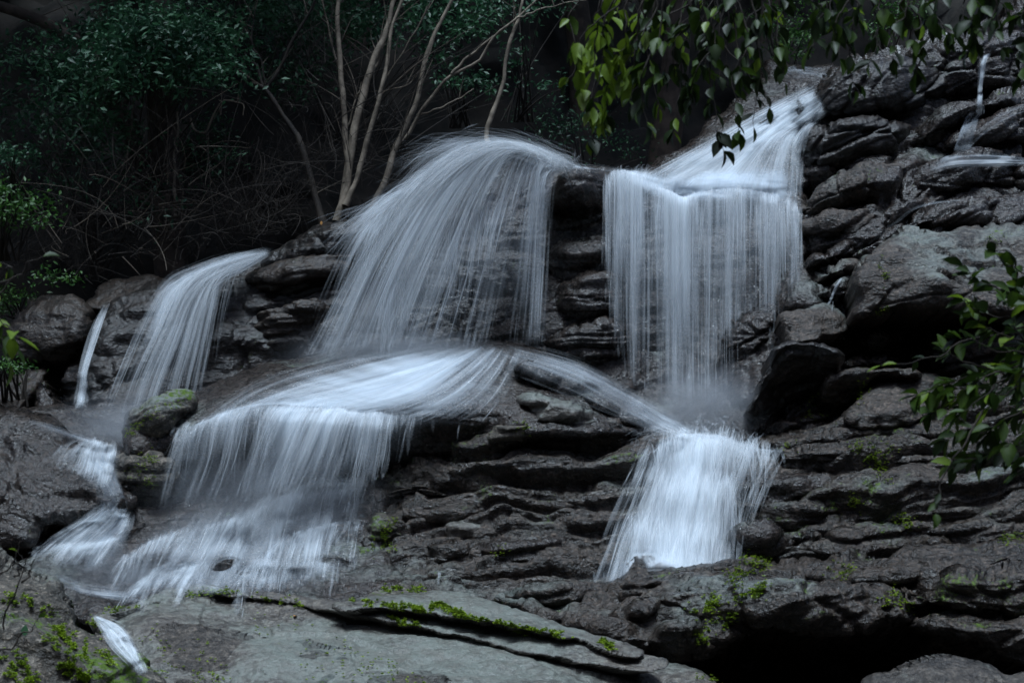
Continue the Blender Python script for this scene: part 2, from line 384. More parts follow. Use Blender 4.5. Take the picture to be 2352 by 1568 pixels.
# wooded slope rising behind the falls
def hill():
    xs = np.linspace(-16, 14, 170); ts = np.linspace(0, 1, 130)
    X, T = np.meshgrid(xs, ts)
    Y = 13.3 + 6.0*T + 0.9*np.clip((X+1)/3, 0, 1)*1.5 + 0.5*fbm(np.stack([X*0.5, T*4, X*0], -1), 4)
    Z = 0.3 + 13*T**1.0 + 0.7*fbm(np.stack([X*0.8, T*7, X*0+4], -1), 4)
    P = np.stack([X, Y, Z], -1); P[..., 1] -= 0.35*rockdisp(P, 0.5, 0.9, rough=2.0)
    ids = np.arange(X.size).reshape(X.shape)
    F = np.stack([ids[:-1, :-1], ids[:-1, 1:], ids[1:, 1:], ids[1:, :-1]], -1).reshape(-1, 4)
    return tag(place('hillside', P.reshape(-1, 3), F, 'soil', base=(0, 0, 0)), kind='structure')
hill()

# ---- the cliff: backing faces as structure, the ledges that break out of them as its children
cliff_fall = rock('cliff', [(690, 870), (740, 700), (800, 600), (850, 520), (960, 430), (1100, 385), (1290, 395), (1420, 400), (1560, 420), (1850, 440), (1870, 640), (1900, 760), (1790, 960), (1700, 1040), (1500, 1030), (1250, 900), (900, 870)],
    [(860, 520, 12.2), (1100, 390, 12.6), (1300, 400, 12.6), (1560, 420, 12.6), (1840, 450, 12.5), (1000, 560, 12.25), (1300, 560, 12.4), (1600, 600, 12.35), (800, 780, 12.1), (1150, 760, 12.1), (1330, 680, 11.95), (1500, 800, 12.0), (1740, 740, 11.75), (1830, 680, 11.55), (1700, 930, 11.15), (1560, 960, 11.3)],
    'wet', R=40, back=0.5, kind='structure', strata=0.05, sh=0.35, dip=(0.15, 0), rough=1.0)
cliff_left = rock('cliff', [(165, 945), (168, 860), (190, 770), (232, 700), (330, 650), (450, 612), (612, 580), (680, 542), (760, 512), (850, 492), (930, 470), (960, 620), (900, 800), (740, 860), (560, 930), (450, 960), (300, 970)],
    [(240, 720, 12.0), (450, 620, 12.3), (620, 585, 12.5), (850, 500, 12.7), (300, 780, 11.7), (500, 720, 11.95), (700, 640, 12.1), (850, 700, 12.1), (200, 900, 11.4), (400, 900, 11.5), (600, 850, 11.8)],
    'black', R=60, back=0.55, kind='structure', strata=0.07, sh=0.28, dip=(0.22, 0), rough=1.0)
cliff_chute = rock('cliff', [(1330, 400), (1460, 385), (1520, 360), (1620, 290), (1720, 222), (1755, 190), (1765, 152), (1830, 146), (1960, 160), (1960, 300), (1880, 430), (1600, 450), (1420, 440)],
    [(1890, 160, 14.6), (1780, 155, 14.6), (1890, 215, 14.2), (1780, 240, 13.9), (1640, 310, 13.4), (1500, 390, 12.9), (1700, 320, 13.2), (1840, 330, 13.15), (1700, 400, 12.75), (1850, 410, 12.7), (1560, 430, 12.6)],
    'wet', R=30, back=0.3, kind='structure', strata=0.05, sh=0.3, rough=0.8)
cliff_right = rock('cliff', [(1835, 470), (1850, 400), (1845, 310), (1850, 250), (1895, 180), (1980, 130), (2100, 90), (2230, 60), (2480, 30), (2480, 1060), (2000, 1040), (1760, 1010), (1800, 900), (1900, 780), (1850, 640)],
    [(1890, 200, 13.3), (2100, 100, 13.6), (2400, 50, 13.9), (1870, 300, 13.0), (2080, 300, 12.9), (2352, 250, 13.1), (2250, 330, 12.7), (1880, 400, 12.75), (2050, 400, 12.2), (2352, 420, 12.2), (1900, 520, 12.0), (2150, 520, 11.8), (1900, 650, 11.7), (1900, 760, 11.5), (2100, 780, 11.7), (2352, 780, 11.4), (1850, 960, 10.9), (2100, 950, 10.8), (2352, 950, 10.6)],
    'wet', R=40, back=0.5, kind='structure', strata=0.05, sh=0.36, dip=(0.42, 0), rough=1.0, facet=.10)
cliff_low = rock('cliff', [(1640, 1300), (1690, 1150), (1700, 1060), (1780, 1010), (1880, 990), (2100, 975), (2480, 960), (2480, 1340), (2000, 1340)],
    [(1780, 1015, 10.6), (2100, 980, 10.5), (2400, 970, 10.4), (1750, 1150, 10.2), (2000, 1140, 10.0), (2352, 1140, 9.8), (1700, 1290, 9.9), (2000, 1300, 9.6), (2352, 1280, 9.4)],
    'wetmoss', R=20, back=0.2, kind='structure', strata=0.19, sh=0.19, dip=(0.10, 0), rough=1.3)
cliff_mid = rock('cliff', [(760, 1390), (800, 1200), (830, 1110), (1000, 1060), (1240, 1010), (1520, 1000), (1660, 1010), (1700, 1120), (1680, 1320), (1400, 1400), (1000, 1400)],
    [(830, 1130, 10.6), (1100, 1050, 10.6), (1400, 1010, 10.6), (1600, 1010, 10.7), (900, 1230, 10.1), (1200, 1200, 10.1), (1500, 1150, 10.2), (1650, 1200, 10.1), (820, 1370, 9.6), (1100, 1370, 9.5), (1400, 1330, 9.6), (1600, 1310, 9.7)],
    'wetmoss', R=20, back=0.2, kind='structure', strata=0.18, sh=0.19, dip=(0.10, 0), rough=1.2)
cliff_base = rock('cliff', [(-150, 1330), (-150, 930), (0, 930), (150, 930), (400, 930), (520, 1050), (850, 1090), (900, 1250), (860, 1420), (400, 1450), (150, 1420)],
    [(0, 940, 11.0), (250, 940, 11.2), (450, 980, 11.0), (100, 1020, 10.4), (300, 1100, 10.3), (560, 1110, 10.6), (840, 1110, 10.5), (100, 1200, 10.0), (300, 1250, 9.9), (520, 1200, 10.2), (700, 1200, 10.1), (860, 1230, 10.0), (150, 1320, 9.5), (400, 1300, 9.7), (650, 1300, 9.7), (400, 1400, 9.0), (800, 1380, 9.2)],
    'wet', R=30, back=0.2, kind='structure', strata=0.09, sh=0.22, dip=(0.05, 0), rough=0.8)

def ledges(parent, items, mat, **kw):
    for it in items:
        ol, d0, sl = it[0], it[1], it[2] if len(it) > 2 else 0.18
        a = np.asarray(ol, float); x0, y0 = a.min(0); x1, y1 = a.max(0); h = y1-y0
        # top of the ledge lies further back than its brow
        ct = [(x0, y0, d0+sl), (x1, y0, d0+sl), ((x0+x1)/2, y0+0.34*h, d0), (x0, y1, d0+0.26), (x1, y1, d0+0.26)]
        k = dict(R=max(8, 0.33*h), back=0.24, step=3.2, jag=4, strata=0.05, sh=0.10, dip=(0.10, 0), rough=0.75, seed=d0*3.1+x0*0.01)
        k.update(kw); k.update(it[3] if len(it) > 3 else {})
        rock('ledge', ol, ct, k.pop('mat', mat), parent=parent, **k)

# centre ledges between the two lower cascades
ledges(cliff_mid, [
    ([(835, 1138), (905, 1103), (974, 1096), (1009, 1112), (1096, 1126), (1150, 1155), (1096, 1170), (957, 1168), (870, 1184), (828, 1178)], 10.25),
    ([(1000, 1092), (1061, 1072), (1115, 1078), (1160, 1104), (1222, 1138), (1185, 1150), (1131, 1142), (1078, 1120), (1026, 1106)], 10.3),
    ([(1110, 1066), (1200, 1045), (1287, 1026), (1360, 1022), (1400, 1032), (1350, 1044), (1287, 1046), (1200, 1078), (1140, 1080)], 10.45),
    ([(1165, 1105), (1235, 1074), (1287, 1053), (1356, 1042), (1394, 1056), (1400, 1092), (1374, 1110), (1269, 1110), (1200, 1112)], 10.25),
    ([(1398, 1066), (1443, 1052), (1476, 1062), (1474, 1095), (1408, 1114), (1392, 1095)], 10.3),
    ([(1180, 1135), (1260, 1122), (1330, 1132), (1330, 1150), (1240, 1158), (1190, 1152)], 10.15),
    ([(1217, 1170), (1252, 1148), (1304, 1146), (1339, 1158), (1386, 1170), (1339, 1182), (1287, 1188), (1235, 1182)], 10.05),
    ([(1318, 1138), (1374, 1120), (1443, 1106), (1474, 1124), (1430, 1160), (1374, 1162)], 10.2),
    ([(850, 1188), (905, 1168), (964, 1168), (1044, 1160), (1096, 1172), (1165, 1168), (1212, 1180), (1200, 1200), (1131, 1206), (1078, 1206), (1009, 1200), (922, 1192)], 10.1),
    ([(795, 1245), (850, 1198), (912, 1186), (945, 1216), (945, 1262), (905, 1284), (835, 1284)], 9.95, 0.18, {'mat': 'mossy'}),
    ([(1014, 1232), (1033, 1206), (1078, 1203), (1124, 1216), (1134, 1234), (1078, 1248), (1026, 1248)], 9.95, 0.18, {'mat': 'pale'}),
    ([(1131, 1192), (1200, 1176), (1235, 1196), (1250, 1220), (1183, 1228), (1138, 1220)], 10.0),
    ([(1240, 1232), (1270, 1205), (1356, 1190), (1430, 1180), (1415, 1212), (1340, 1226), (1270, 1242)], 10.05),
    ([(925, 1250), (1000, 1240), (1090, 1250), (1110, 1270), (1000, 1290), (930, 1285)], 9.95),
    ([(1005, 1315), (1050, 1285), (1113, 1244), (1183, 1234), (1270, 1236), (1339, 1245), (1400, 1270), (1374, 1322), (1270, 1348), (1148, 1358), (1096, 1376), (1020, 1360)], 9.7, 0.3, {'mat': 'wet', 'R': 26}),
    ([(953, 1302), (992, 1266), (1061, 1246), (1113, 1250), (1044, 1296), (1005, 1322), (957, 1338), (940, 1320)], 9.75),
    ([(800, 1262), (890, 1285), (940, 1312), (890, 1330), (815, 1330), (760, 1300)], 9.8),
    ([(790, 1330), (880, 1322), (960, 1332), (1000, 1352), (960, 1368), (850, 1365)], 9.5),
    ([(1380, 1115), (1450, 1120), (1490, 1110), (1480, 1160), (1430, 1180), (1380, 1168)], 10.15),
], 'wetmoss')
# layered ledges right of the lower cascade
ledges(cliff_low, [
    ([(1770, 1016), (1865, 996), (1969, 979), (2125, 974), (2265, 974), (2430, 966), (2430, 1012), (2150, 1010), (1950, 1016), (1800, 1034)], 10.2, 0.35),
    ([(1785, 1036), (1850, 1020), (1960, 1018), (2000, 1050), (1950, 1088), (1800, 1092)], 10.05),
    ([(2010, 1048), (2100, 1036), (2250, 1050), (2352, 1036), (2430, 1050), (2430, 1104), (2200, 1112), (2080, 1092)], 9.9),
    ([(1676, 1150), (1686, 1120), (1722, 1100), (1850, 1095), (1960, 1095), (1972, 1122), (1870, 1152), (1800, 1168), (1700, 1172)], 9.95, 0.2, {'mat': 'wet'}),
    ([(1700, 1192), (1800, 1170), (1880, 1150), (1960, 1165), (2060, 1170), (1965, 1206), (1880, 1212), (1780, 1228), (1700, 1217)], 9.85),
    ([(1975, 1130), (2060, 1106), (2150, 1110), (2200, 1125), (2120, 1150), (2000, 1160)], 9.85),
    ([(2140, 1128), (2250, 1108), (2430, 1100), (2430, 1152), (2250, 1168), (2160, 1160)], 9.75),
    ([(2040, 1185), (2150, 1160), (2300, 1166), (2430, 1160), (2430, 1200), (2250, 1212), (2100, 1208)], 9.65),
    ([(1830, 1278), (1900, 1235), (1960, 1205), (2010, 1198), (2080, 1214), (2112, 1250), (2100, 1280), (2000, 1294), (1860, 1300)], 9.5, 0.3, {'R': 22}),
    ([(1650, 1252), (1700, 1228), (1750, 1213), (1812, 1245), (1830, 1272), (1750, 1288), (1640, 1292)], 9.6, 0.2, {'mat': 'wet'}),
    ([(1830, 1250), (1870, 1225), (1915, 1222), (1920, 1240), (1870, 1256)], 9.65),
    ([(2090, 1215), (2200, 1205), (2352, 1200), (2430, 1210), (2430, 1250), (2250, 1256), (2120, 1250)], 9.5),
    ([(2110, 1246), (2150, 1238), (2180, 1250), (2160, 1270), (2115, 1272)], 9.45),
    ([(1930, 1040), (2010, 1040), (2040, 1075), (2060, 1110), (1980, 1118), (1940, 1085)], 10.1, 0.1, {'mat': 'mossy'}),
], 'wetmoss')
# tilted strata on the right-hand wall
ledges(cliff_right, [
    ([(1855, 255), (1895, 185), (1985, 140), (2110, 130), (2190, 165), (2150, 230), (2060, 258), (1960, 262), (1890, 276)], 12.75, 0.4, {'R': 36, 'mat': 'black'}),
    ([(2080, 120), (2200, 80), (2352, 60), (2440, 60), (2440, 190), (2300, 200), (2160, 230)], 13.0, 0.4, {'R': 36}),
    ([(1846, 302), (1900, 270), (1970, 257), (2050, 262), (2100, 290), (2065, 342), (1990, 372), (1900, 397), (1848, 390)], 12.45, 0.2, {'R': 40, 'mat': 'black'}),
    ([(2060, 345), (2100, 292), (2160, 240), (2260, 205), (2440, 180), (2440, 240), (2240, 270), (2140, 330)], 12.4, 0.5),
    ([(2140, 330), (2230, 275), (2352, 240), (2440, 240), (2440, 330), (2300, 345), (2180, 360)], 12.3, 0.3),
    ([(1834, 472), (1917, 406), (1987, 372), (2049, 368), (2108, 375), (2060, 420), (2004, 458), (1900, 488), (1848, 502)], 11.9, 0.35, {'mat': 'block'}),
    ([(1845, 520), (1900, 495), (1960, 488), (2005, 473), (2002, 510), (1960, 552), (1900, 578), (1850, 572)], 11.75, 0.15, {'mat': 'block'}),
    ([(2070, 432), (2100, 388), (2160, 355), (2260, 342), (2352, 366), (2330, 385), (2320, 432), (2150, 450), (2090, 450)], 11.9, 0.4),
    ([(2320, 385), (2440, 370), (2440, 440), (2330, 440)], 12.0, 0.2),
    ([(1962, 610), (1985, 555), (2056, 503), (2125, 465), (2230, 448), (2440, 440), (2440, 560), (2230, 530), (2080, 548), (2000, 600)], 11.5, 0.4),
    ([(1835, 600), (1900, 566), (1968, 560), (1960, 602), (1882, 618), (1841, 652)], 11.5, 0.2),
    ([(1860, 650), (1890, 615), (1965, 600), (1955, 625), (1900, 655), (1865, 668)], 11.4, 0.2, {'mat': 'block'}),
    ([(1840, 672), (1900, 648), (1960, 628), (1962, 700), (1900, 705), (1850, 712)], 11.35, 0.2),
    ([(1945, 780), (1990, 760), (2070, 765), (2080, 790), (2030, 810), (1950, 812)], 11.2, 0.2),
    ([(2120, 800), (2200, 770), (2352, 760), (2430, 770), (2430, 850), (2250, 870), (2150, 850)], 10.8, 0.3, {'mat': 'wetmoss'}),
    ([(1940, 825), (2020, 812), (2090, 815), (2110, 842), (2000, 850), (1930, 846)], 11.0, 0.3, {'mat': 'wetmoss'}),
    ([(2190, 880), (2300, 860), (2430, 870), (2430, 960), (2260, 968), (2180, 930)], 10.5, 0.3, {'mat': 'wetmoss'}),
    ([(1735, 995), (1800, 952), (1900, 935), (1985, 972), (1920, 1000), (1780, 1012)], 10.7, 0.4, {'mat': 'wet'}),
    ([(1650, 770), (1720, 700), (1800, 668), (1850, 700), (1800, 730), (1770, 800), (1720, 880), (1660, 940), (1640, 860)], 11.35, 0.35, {'mat': 'wet', 'R': 30}),
], 'wet', dip=(0.42, 0), strata=.02, sh=.2, facet=.05)
# behind the big falls
ledges(cliff_fall, [
    ([(1246, 470), (1255, 430), (1287, 401), (1339, 387), (1391, 397), (1412, 414), (1395, 466), (1320, 474)], 12.0, 0.35, {'R': 30, 'back': 0.3, 'strata': 0.03}),
    ([(1262, 720), (1280, 670), (1330, 635), (1400, 640), (1440, 680), (1420, 730), (1340, 760)], 11.75, 0.25, {'R': 30, 'back': 0.3}),
    ([(1245, 610), (1300, 570), (1400, 560), (1450, 600), (1420, 640), (1300, 650)], 12.0, 0.2, {'R': 25}),
    ([(1250, 790), (1300, 750), (1400, 730), (1450, 780), (1430, 870), (1340, 850)], 11.6, 0.2, {'R': 25}),
], 'wet')
ledges(cliff_left, [
    ([(560, 640), (640, 600), (760, 570), (820, 580), (800, 640), (700, 660), (600, 680)], 11.95, 0.25, {'R': 25}),
    ([(520, 780), (600, 720), (720, 690), (780, 720), (740, 780), (620, 810)], 11.85, 0.2, {'R': 25}),
    ([(600, 600), (680, 545), (760, 514), (850, 494), (890, 520), (850, 580), (740, 600), (640, 620)], 12.1, 0.45, {'R': 40, 'mat': 'black', 'strata': .02}),
], 'brown')
# steps under the lower left cascades
ledges(cliff_base, [
    ([(560, 1215), (600, 1170), (680, 1125), (760, 1108), (840, 1110), (850, 1160), (780, 1190), (660, 1200), (640, 1260), (580, 1270)], 10.15, 0.25),
    ([(640, 1260), (690, 1228), (750, 1213), (830, 1200), (850, 1235), (780, 1260), (700, 1290), (640, 1320)], 9.9, 0.25),
    ([(280, 1300), (340, 1252), (430, 1222), (540, 1198), (575, 1215), (560, 1260), (470, 1280), (360, 1300), (300, 1330)], 9.85, 0.25),
    ([(330, 1370), (390, 1312), (480, 1296), (520, 1320), (500, 1350), (400, 1372)], 9.5, 0.2),
    ([(560, 1350), (620, 1290), (720, 1290), (800, 1310), (800, 1360), (660, 1365)], 9.5, 0.2),
    ([(130, 1270), (180, 1245), (280, 1232), (300, 1250), (260, 1285), (160, 1300)], 9.7, 0.2),
    ([(130, 1052), (170, 1015), (260, 1018), (275, 1060), (240, 1090), (160, 1080)], 10.3, 0.2),
], 'wet')
rock('ledge', [(-150, 960), (0, 945), (100, 965), (150, 1005), (200, 1060), (260, 1120), (300, 1165), (220, 1195), (100, 1220), (60, 1262), (-150, 1262)],
     [(0, 960, 10.3), (150, 1010, 10.2), (280, 1150, 9.9), (100, 1080, 9.9), (-50, 1100, 9.7), (80, 1200, 9.6), (-60, 1250, 9.5)], 'wet', R=40, back=0.3, parent=cliff_base, strata=0.05, sh=0.24, dip=(-0.35, 0), rough=.85)

# ---- boulders that stand for themselves
dome = rock('boulder', [(288, 1185), (296, 1090), (274, 1010), (290, 960), (350, 915), (450, 893), (560, 850), (700, 812), (850, 790), (1000, 782), (1090, 780), (1200, 793), (1320, 835), (1430, 900), (1520, 960), (1548, 988), (1500, 1010), (1380, 1012), (1240, 1012), (1130, 1050), (900, 1075), (820, 1120), (600, 1185), (400, 1205)],
     [(400, 905, 11.0), (700, 820, 11.6), (1050, 790, 11.8), (1300, 835, 11.5), (1530, 985, 10.75), (420, 940, 10.5), (600, 915, 10.4), (720, 925, 10.32), (850, 935, 10.3), (1000, 950, 10.3), (1200, 965, 10.25), (1350, 960, 10.4), (900, 880, 10.72), (1150, 880, 10.78), (700, 875, 10.75), (1050, 830, 11.2), (820, 830, 11.2), (400, 1080, 10.35), (600, 1080, 10.55), (750, 1050, 10.6), (900, 1030, 10.6), (1100, 1010, 10.5), (300, 1000, 10.2), (310, 1150, 10.25)],
     'wet', R=34, back=0.35, step=3.6, strata=0.012, sh=0.3, dip=(0.0, 0), rough=0.4,
     label='huge rounded boulder in mid picture with white water sliding over its crown', cat='boulder')
ledges(dome, [
    ([(1179, 830), (1235, 843), (1304, 875), (1356, 892), (1362, 925), (1304, 916), (1235, 878)], 10.75, 0.15, {'R': 14}),
    ([(1339, 903), (1443, 944), (1530, 988), (1480, 1005), (1391, 962)], 10.5, 0.15, {'R': 14}),
    ([(1193, 917), (1235, 909), (1304, 930), (1366, 962), (1376, 1004), (1304, 1000), (1238, 992), (1222, 955)], 10.2, 0.2, {'R': 16, 'mat': 'pale'}),
    ([(1120, 990), (1180, 965), (1228, 975), (1242, 995), (1200, 1020), (1130, 1040)], 10.12, 0.1, {'mat': 'mossy'}),
    ([(285, 1060), (300, 1050), (360, 1040), (400, 1070), (380, 1150), (320, 1195), (290, 1180)], 10.05, 0.12, {'mat': 'mossy', 'R': 20}),
    ([(278, 1000), (300, 950), (350, 918), (440, 908), (420, 960), (360, 1010), (300, 1050)], 10.2, 0.3, {'mat': 'mossy', 'R': 20}),
], 'wet')
def boulder(outline, ctrl, label, mat='block', name='boulder', **kw):
    k = dict(R=32, back=0.35, step=3.4, strata=0.02, sh=0.25, rough=0.9, facet=0.0, jag=4); k.update(kw)
    return rock(name, outline, ctrl, mat, label=label, cat='boulder', **k)
boulder([(1964, 690), (1966, 602), (2039, 556), (2073, 543), (2230, 526), (2300, 526), (2450, 552), (2450, 725), (2195, 708), (2073, 722), (2021, 736), (1969, 730)],
    [(2039, 560, 11.1), (2230, 535, 11.3), (2400, 560, 11.2), (1980, 640, 10.75), (2150, 640, 10.6), (2350, 650, 10.6), (2000, 725, 10.7), (2200, 700, 10.7)],
    'massive grey block with moss tufts, overhanging a black gap on the right', R=24, back=0.25, rough=1.1, thick=1.0)
boulder([(1714, 940), (1745, 870), (1772, 812), (1798, 785), (1850, 780), (1900, 788), (1938, 808), (1930, 850), (1892, 890), (1830, 925), (1745, 968), (1718, 962)],
    [(1800, 790, 10.5), (1930, 810, 10.45), (1760, 870, 10.62), (1880, 850, 10.7), (1740, 950, 10.8), (1830, 910, 10.95)],
    'dark wedge-shaped boulder with pale top beside the foot of the right fall', mat='black', R=16, back=.2)
boulder([(1800, 724), (1848, 711), (1900, 706), (1948, 752), (1938, 768), (1910, 778), (1832, 790), (1804, 768)],
    [(1850, 715, 11.2), (1930, 750, 11.1), (1820, 750, 10.95), (1880, 760, 10.9)],
    'small blocky rough stone sitting on the dark wedge boulder', R=18, back=0.2)
boulder([(1880, 905), (1900, 862), (1950, 848), (2000, 844), (2097, 845), (2100, 872), (2005, 880), (1990, 920), (1930, 942), (1885, 932)],
    [(1950, 850, 10.5), (2080, 850, 10.5), (1900, 890, 10.6), (1960, 910, 10.75)],
    'low dark stone with a thin light rim, right of the wedge boulder', mat='wetmoss', R=18, back=0.2)
boulder([(1942, 945), (2000, 882), (2060, 862), (2130, 860), (2185, 902), (2155, 935), (2050, 980), (1958, 980)],
    [(2060, 865, 10.7), (2160, 890, 10.6), (1970, 940, 10.4), (2060, 930, 10.35), (2130, 930, 10.4)],
    'angular speckled grey boulder tilted above the flat ledge at right', R=24, back=0.25)
boulder([(15, 760), (40, 705), (110, 668), (170, 672), (210, 710), (205, 760), (190, 800), (140, 830), (60, 845), (20, 820)],
    [(110, 675, 12.2), (40, 740, 11.9), (150, 740, 11.7), (100, 820, 11.8)],
    'dark round boulder under the left bank beside the left fall', mat='brown', R=40, back=0.5)
boulder([(190, 700), (220, 660), (290, 632), (380, 628), (420, 645), (330, 665), (240, 710)],
    [(290, 635, 12.8), (220, 680, 12.4), (350, 650, 12.5)], 'flat brown stone above the left fall, under brushwood', mat='brown', R=16, back=0.2)
boulder([(-140, 880), (0, 872), (60, 845), (115, 828), (100, 880), (60, 930), (30, 960), (-140, 965)],
    [(60, 850, 11.9), (0, 900, 11.5), (-60, 940, 11.2)], 'brown slanting stone at the left edge beneath the dark round boulder', mat='brown', R=20)
boulder([(75, 935), (85, 880), (105, 870), (125, 900), (128, 935), (100, 950)], [(100, 900, 11.3), (100, 940, 11.2)],
    'narrow upright dark stone at the foot of the left bank', mat='wet', R=14, back=0.15)

# ---- foreground
slab_c = [(760, 1392), (850, 1366), (960, 1354), (1060, 1360), (1180, 1398), (1280, 1428), (1400, 1460), (1480, 1492), (1440, 1500), (1318, 1466), (1200, 1446), (1061, 1414), (974, 1401), (860, 1396)]
slab_b = [(230, 1412), (310, 1388), (375, 1356), (450, 1344), (560, 1354), (700, 1366), (800, 1386), (974, 1396), (1061, 1408), (1200, 1440), (1318, 1462), (1440, 1490), (1530, 1515), (1500, 1535), (1300, 1510), (1172, 1489), (992, 1444), (835, 1413), (749, 1399), (660, 1376), (503, 1361), (410, 1370), (300, 1402)]
slab_a = [(205, 1425), (300, 1394), (410, 1364), (503, 1354), (660, 1370), (749, 1393), (835, 1407), (992, 1438), (1172, 1481), (1300, 1500), (1500, 1516), (1580, 1530), (1640, 1568), (1700, 1720), (280, 1720), (330, 1570), (270, 1490)]
big = rock('rock_slab', slab_a, [(300, 1400, 8.15), (503, 1358, 8.5), (749, 1397, 8.25), (992, 1442, 8.0), (1300, 1505, 7.7), (1560, 1530, 7.7), (350, 1470, 7.55), (600, 1470, 7.6), (850, 1500, 7.55), (1100, 1540, 7.4), (400, 1560, 7.2), (700, 1568, 7.15), (1000, 1600, 7.05), (1300, 1600, 7.1), (1600, 1620, 7.3), (500, 1700, 6.9), (1000, 1700, 6.8), (1500, 1700, 6.9)],
    'pale', R=14, back=0.12, step=3.2, strata=0.02, sh=0.2, dip=(-0.1, 0.2), rough=0.55, jag=3, ext=(0, .25, -.6), label='broad pale grey slab with mossy cracks across the foreground', cat='rock')
rock('plate', slab_b, [(300, 1395, 8.05), (450, 1350, 8.45), (700, 1370, 8.30), (974, 1400, 8.05), (1200, 1442, 7.85), (1440, 1490, 7.60), (503, 1358, 8.32), (749, 1397, 8.07), (992, 1442, 7.82), (1172, 1485, 7.65)],
    'pale', R=7, back=0.012, step=3.0, strata=0.0, rough=0.4, jag=3, parent=big, ext=(0, .24, -.10))
rock('plate', slab_c, [(800, 1388, 7.99), (960, 1358, 8.34), (1180, 1400, 8.04), (1400, 1462, 7.74), (974, 1399, 7.89), (1200, 1444, 7.69), (1318, 1464, 7.62)],
    'pale', R=7, back=0.012, step=3.0, strata=0.0, rough=0.4, jag=3, parent=big, ext=(0, .24, -.10))
rock('plate', [(838, 1362), (860, 1346), (920, 1340), (968, 1346), (976, 1358), (920, 1366), (850, 1370)], [(850, 1364, 8.5), (920, 1345, 8.65), (970, 1358, 8.5)],
    'mossy', R=8, back=0.012, step=3.0, strata=0.0, rough=0.4, jag=3, parent=big, ext=(0, .06, -.15))
rock('plate', [(300, 1510), (345, 1452), (440, 1428), (600, 1440), (750, 1466), (900, 1500), (1000, 1545), (1040, 1720), (300, 1720)],
    [(345, 1455, 7.62), (600, 1445, 7.75), (900, 1500, 7.52), (400, 1500, 7.36), (600, 1500, 7.45), (800, 1520, 7.36), (400, 1568, 7.12), (700, 1568, 7.09), (950, 1600, 7.0), (500, 1700, 6.84), (1000, 1700, 6.74)],
    'rough', R=26, back=0.03, step=3.0, strata=0.03, sh=0.12, dip=(-.15, 0), rough=0.9, parent=big, ext=(0, .1, -.3))
corner = rock('boulder', [(-150, 1215), (0, 1262), (60, 1290), (130, 1330), (190, 1390), (232, 1440), (290, 1505), (345, 1568), (380, 1720), (-150, 1720)],
    [(0, 1265, 7.0), (130, 1335, 6.9), (230, 1440, 6.7), (330, 1560, 6.5), (-50, 1350, 6.6), (60, 1430, 6.4), (150, 1520, 6.3), (0, 1600, 6.0), (250, 1650, 6.2)],
    'mossy', R=22, back=0.2, step=3.2, strata=0.10, sh=0.14, dip=(-0.35, 0), rough=1.0, ext=(0, .3, -.8), label='moss-streaked grey boulder filling the lower left corner', cat='boulder')
mass = rock('rock_outcrop', [(1150, 1385), (1230, 1345), (1330, 1330), (1420, 1312), (1478, 1292), (1540, 1298), (1640, 1291), (1702, 1282), (1761, 1287), (1848, 1298), (2021, 1294), (2091, 1281), (2195, 1263), (2352, 1258), (2480, 1255), (2480, 1540), (2320, 1512), (2247, 1475), (2160, 1454), (2108, 1423), (2056, 1430), (1917, 1440), (1743, 1430), (1650, 1470), (1560, 1510), (1440, 1480), (1300, 1440)],
    [(1180, 1375, 9.0), (1450, 1305, 9.1), (1700, 1288, 9.1), (2000, 1296, 9.0), (2352, 1262, 8.8), (1350, 1380, 8.6), (1600, 1330, 8.75), (1900, 1330, 8.6), (2250, 1330, 8.4), (1450, 1430, 8.15), (1650, 1390, 8.2), (1900, 1390, 8.05), (2200, 1400, 8.0), (1540, 1490, 8.1), (1800, 1440, 8.25), (2100, 1425, 8.15), (2350, 1480, 7.9)],
    'wetmoss', R=24, back=0.3, step=3.2, strata=0.10, sh=0.15, dip=(0.06, 0), rough=1.2, ext=(0, .9, -.5), label='long layered outcrop overhanging a black hollow at lower right', cat='rock')
ledges(mass, [
    ([(1500, 1380), (1535, 1357), (1587, 1333), (1709, 1325), (1848, 1333), (1969, 1348), (2060, 1362), (2100, 1410), (1990, 1432), (1850, 1432), (1740, 1420), (1640, 1430), (1560, 1420)], 8.0, 0.4, {'R': 30, 'rough': 1.3}),
    ([(2040, 1370), (2130, 1352), (2200, 1310), (2300, 1300), (2440, 1290), (2440, 1430), (2300, 1425), (2180, 1410), (2090, 1400)], 7.9, 0.4, {'R': 30, 'rough': 1.3}),
    ([(1480, 1470), (1535, 1425), (1600, 1423), (1652, 1470), (1640, 1502), (1535, 1520)], 7.8, 0.2, {'R': 20}),
    ([(1160, 1372), (1240, 1345), (1360, 1340), (1400, 1370), (1330, 1410), (1230, 1400)], 8.7, 0.25),
    ([(1380, 1360), (1460, 1325), (1540, 1312), (1560, 1340), (1500, 1380), (1420, 1400)], 8.6, 0.25),
    ([(1540, 1318), (1640, 1296), (1700, 1286), (1760, 1296), (1720, 1318), (1600, 1332)], 8.75, 0.2),
    ([(1840, 1320), (1960, 1312), (2060, 1300), (2180, 1280), (2300, 1275), (2300, 1300), (2120, 1335), (1950, 1340)], 8.4, 0.3),
    ([(1400, 1420), (1480, 1385), (1530, 1395), (1520, 1430), (1460, 1470), (1400, 1460)], 8.2, 0.2),
    ([(2100, 1430), (2250, 1425), (2440, 1430), (2440, 1500), (2320, 1508), (2200, 1465)], 7.75, 0.2),
], 'wetmoss')
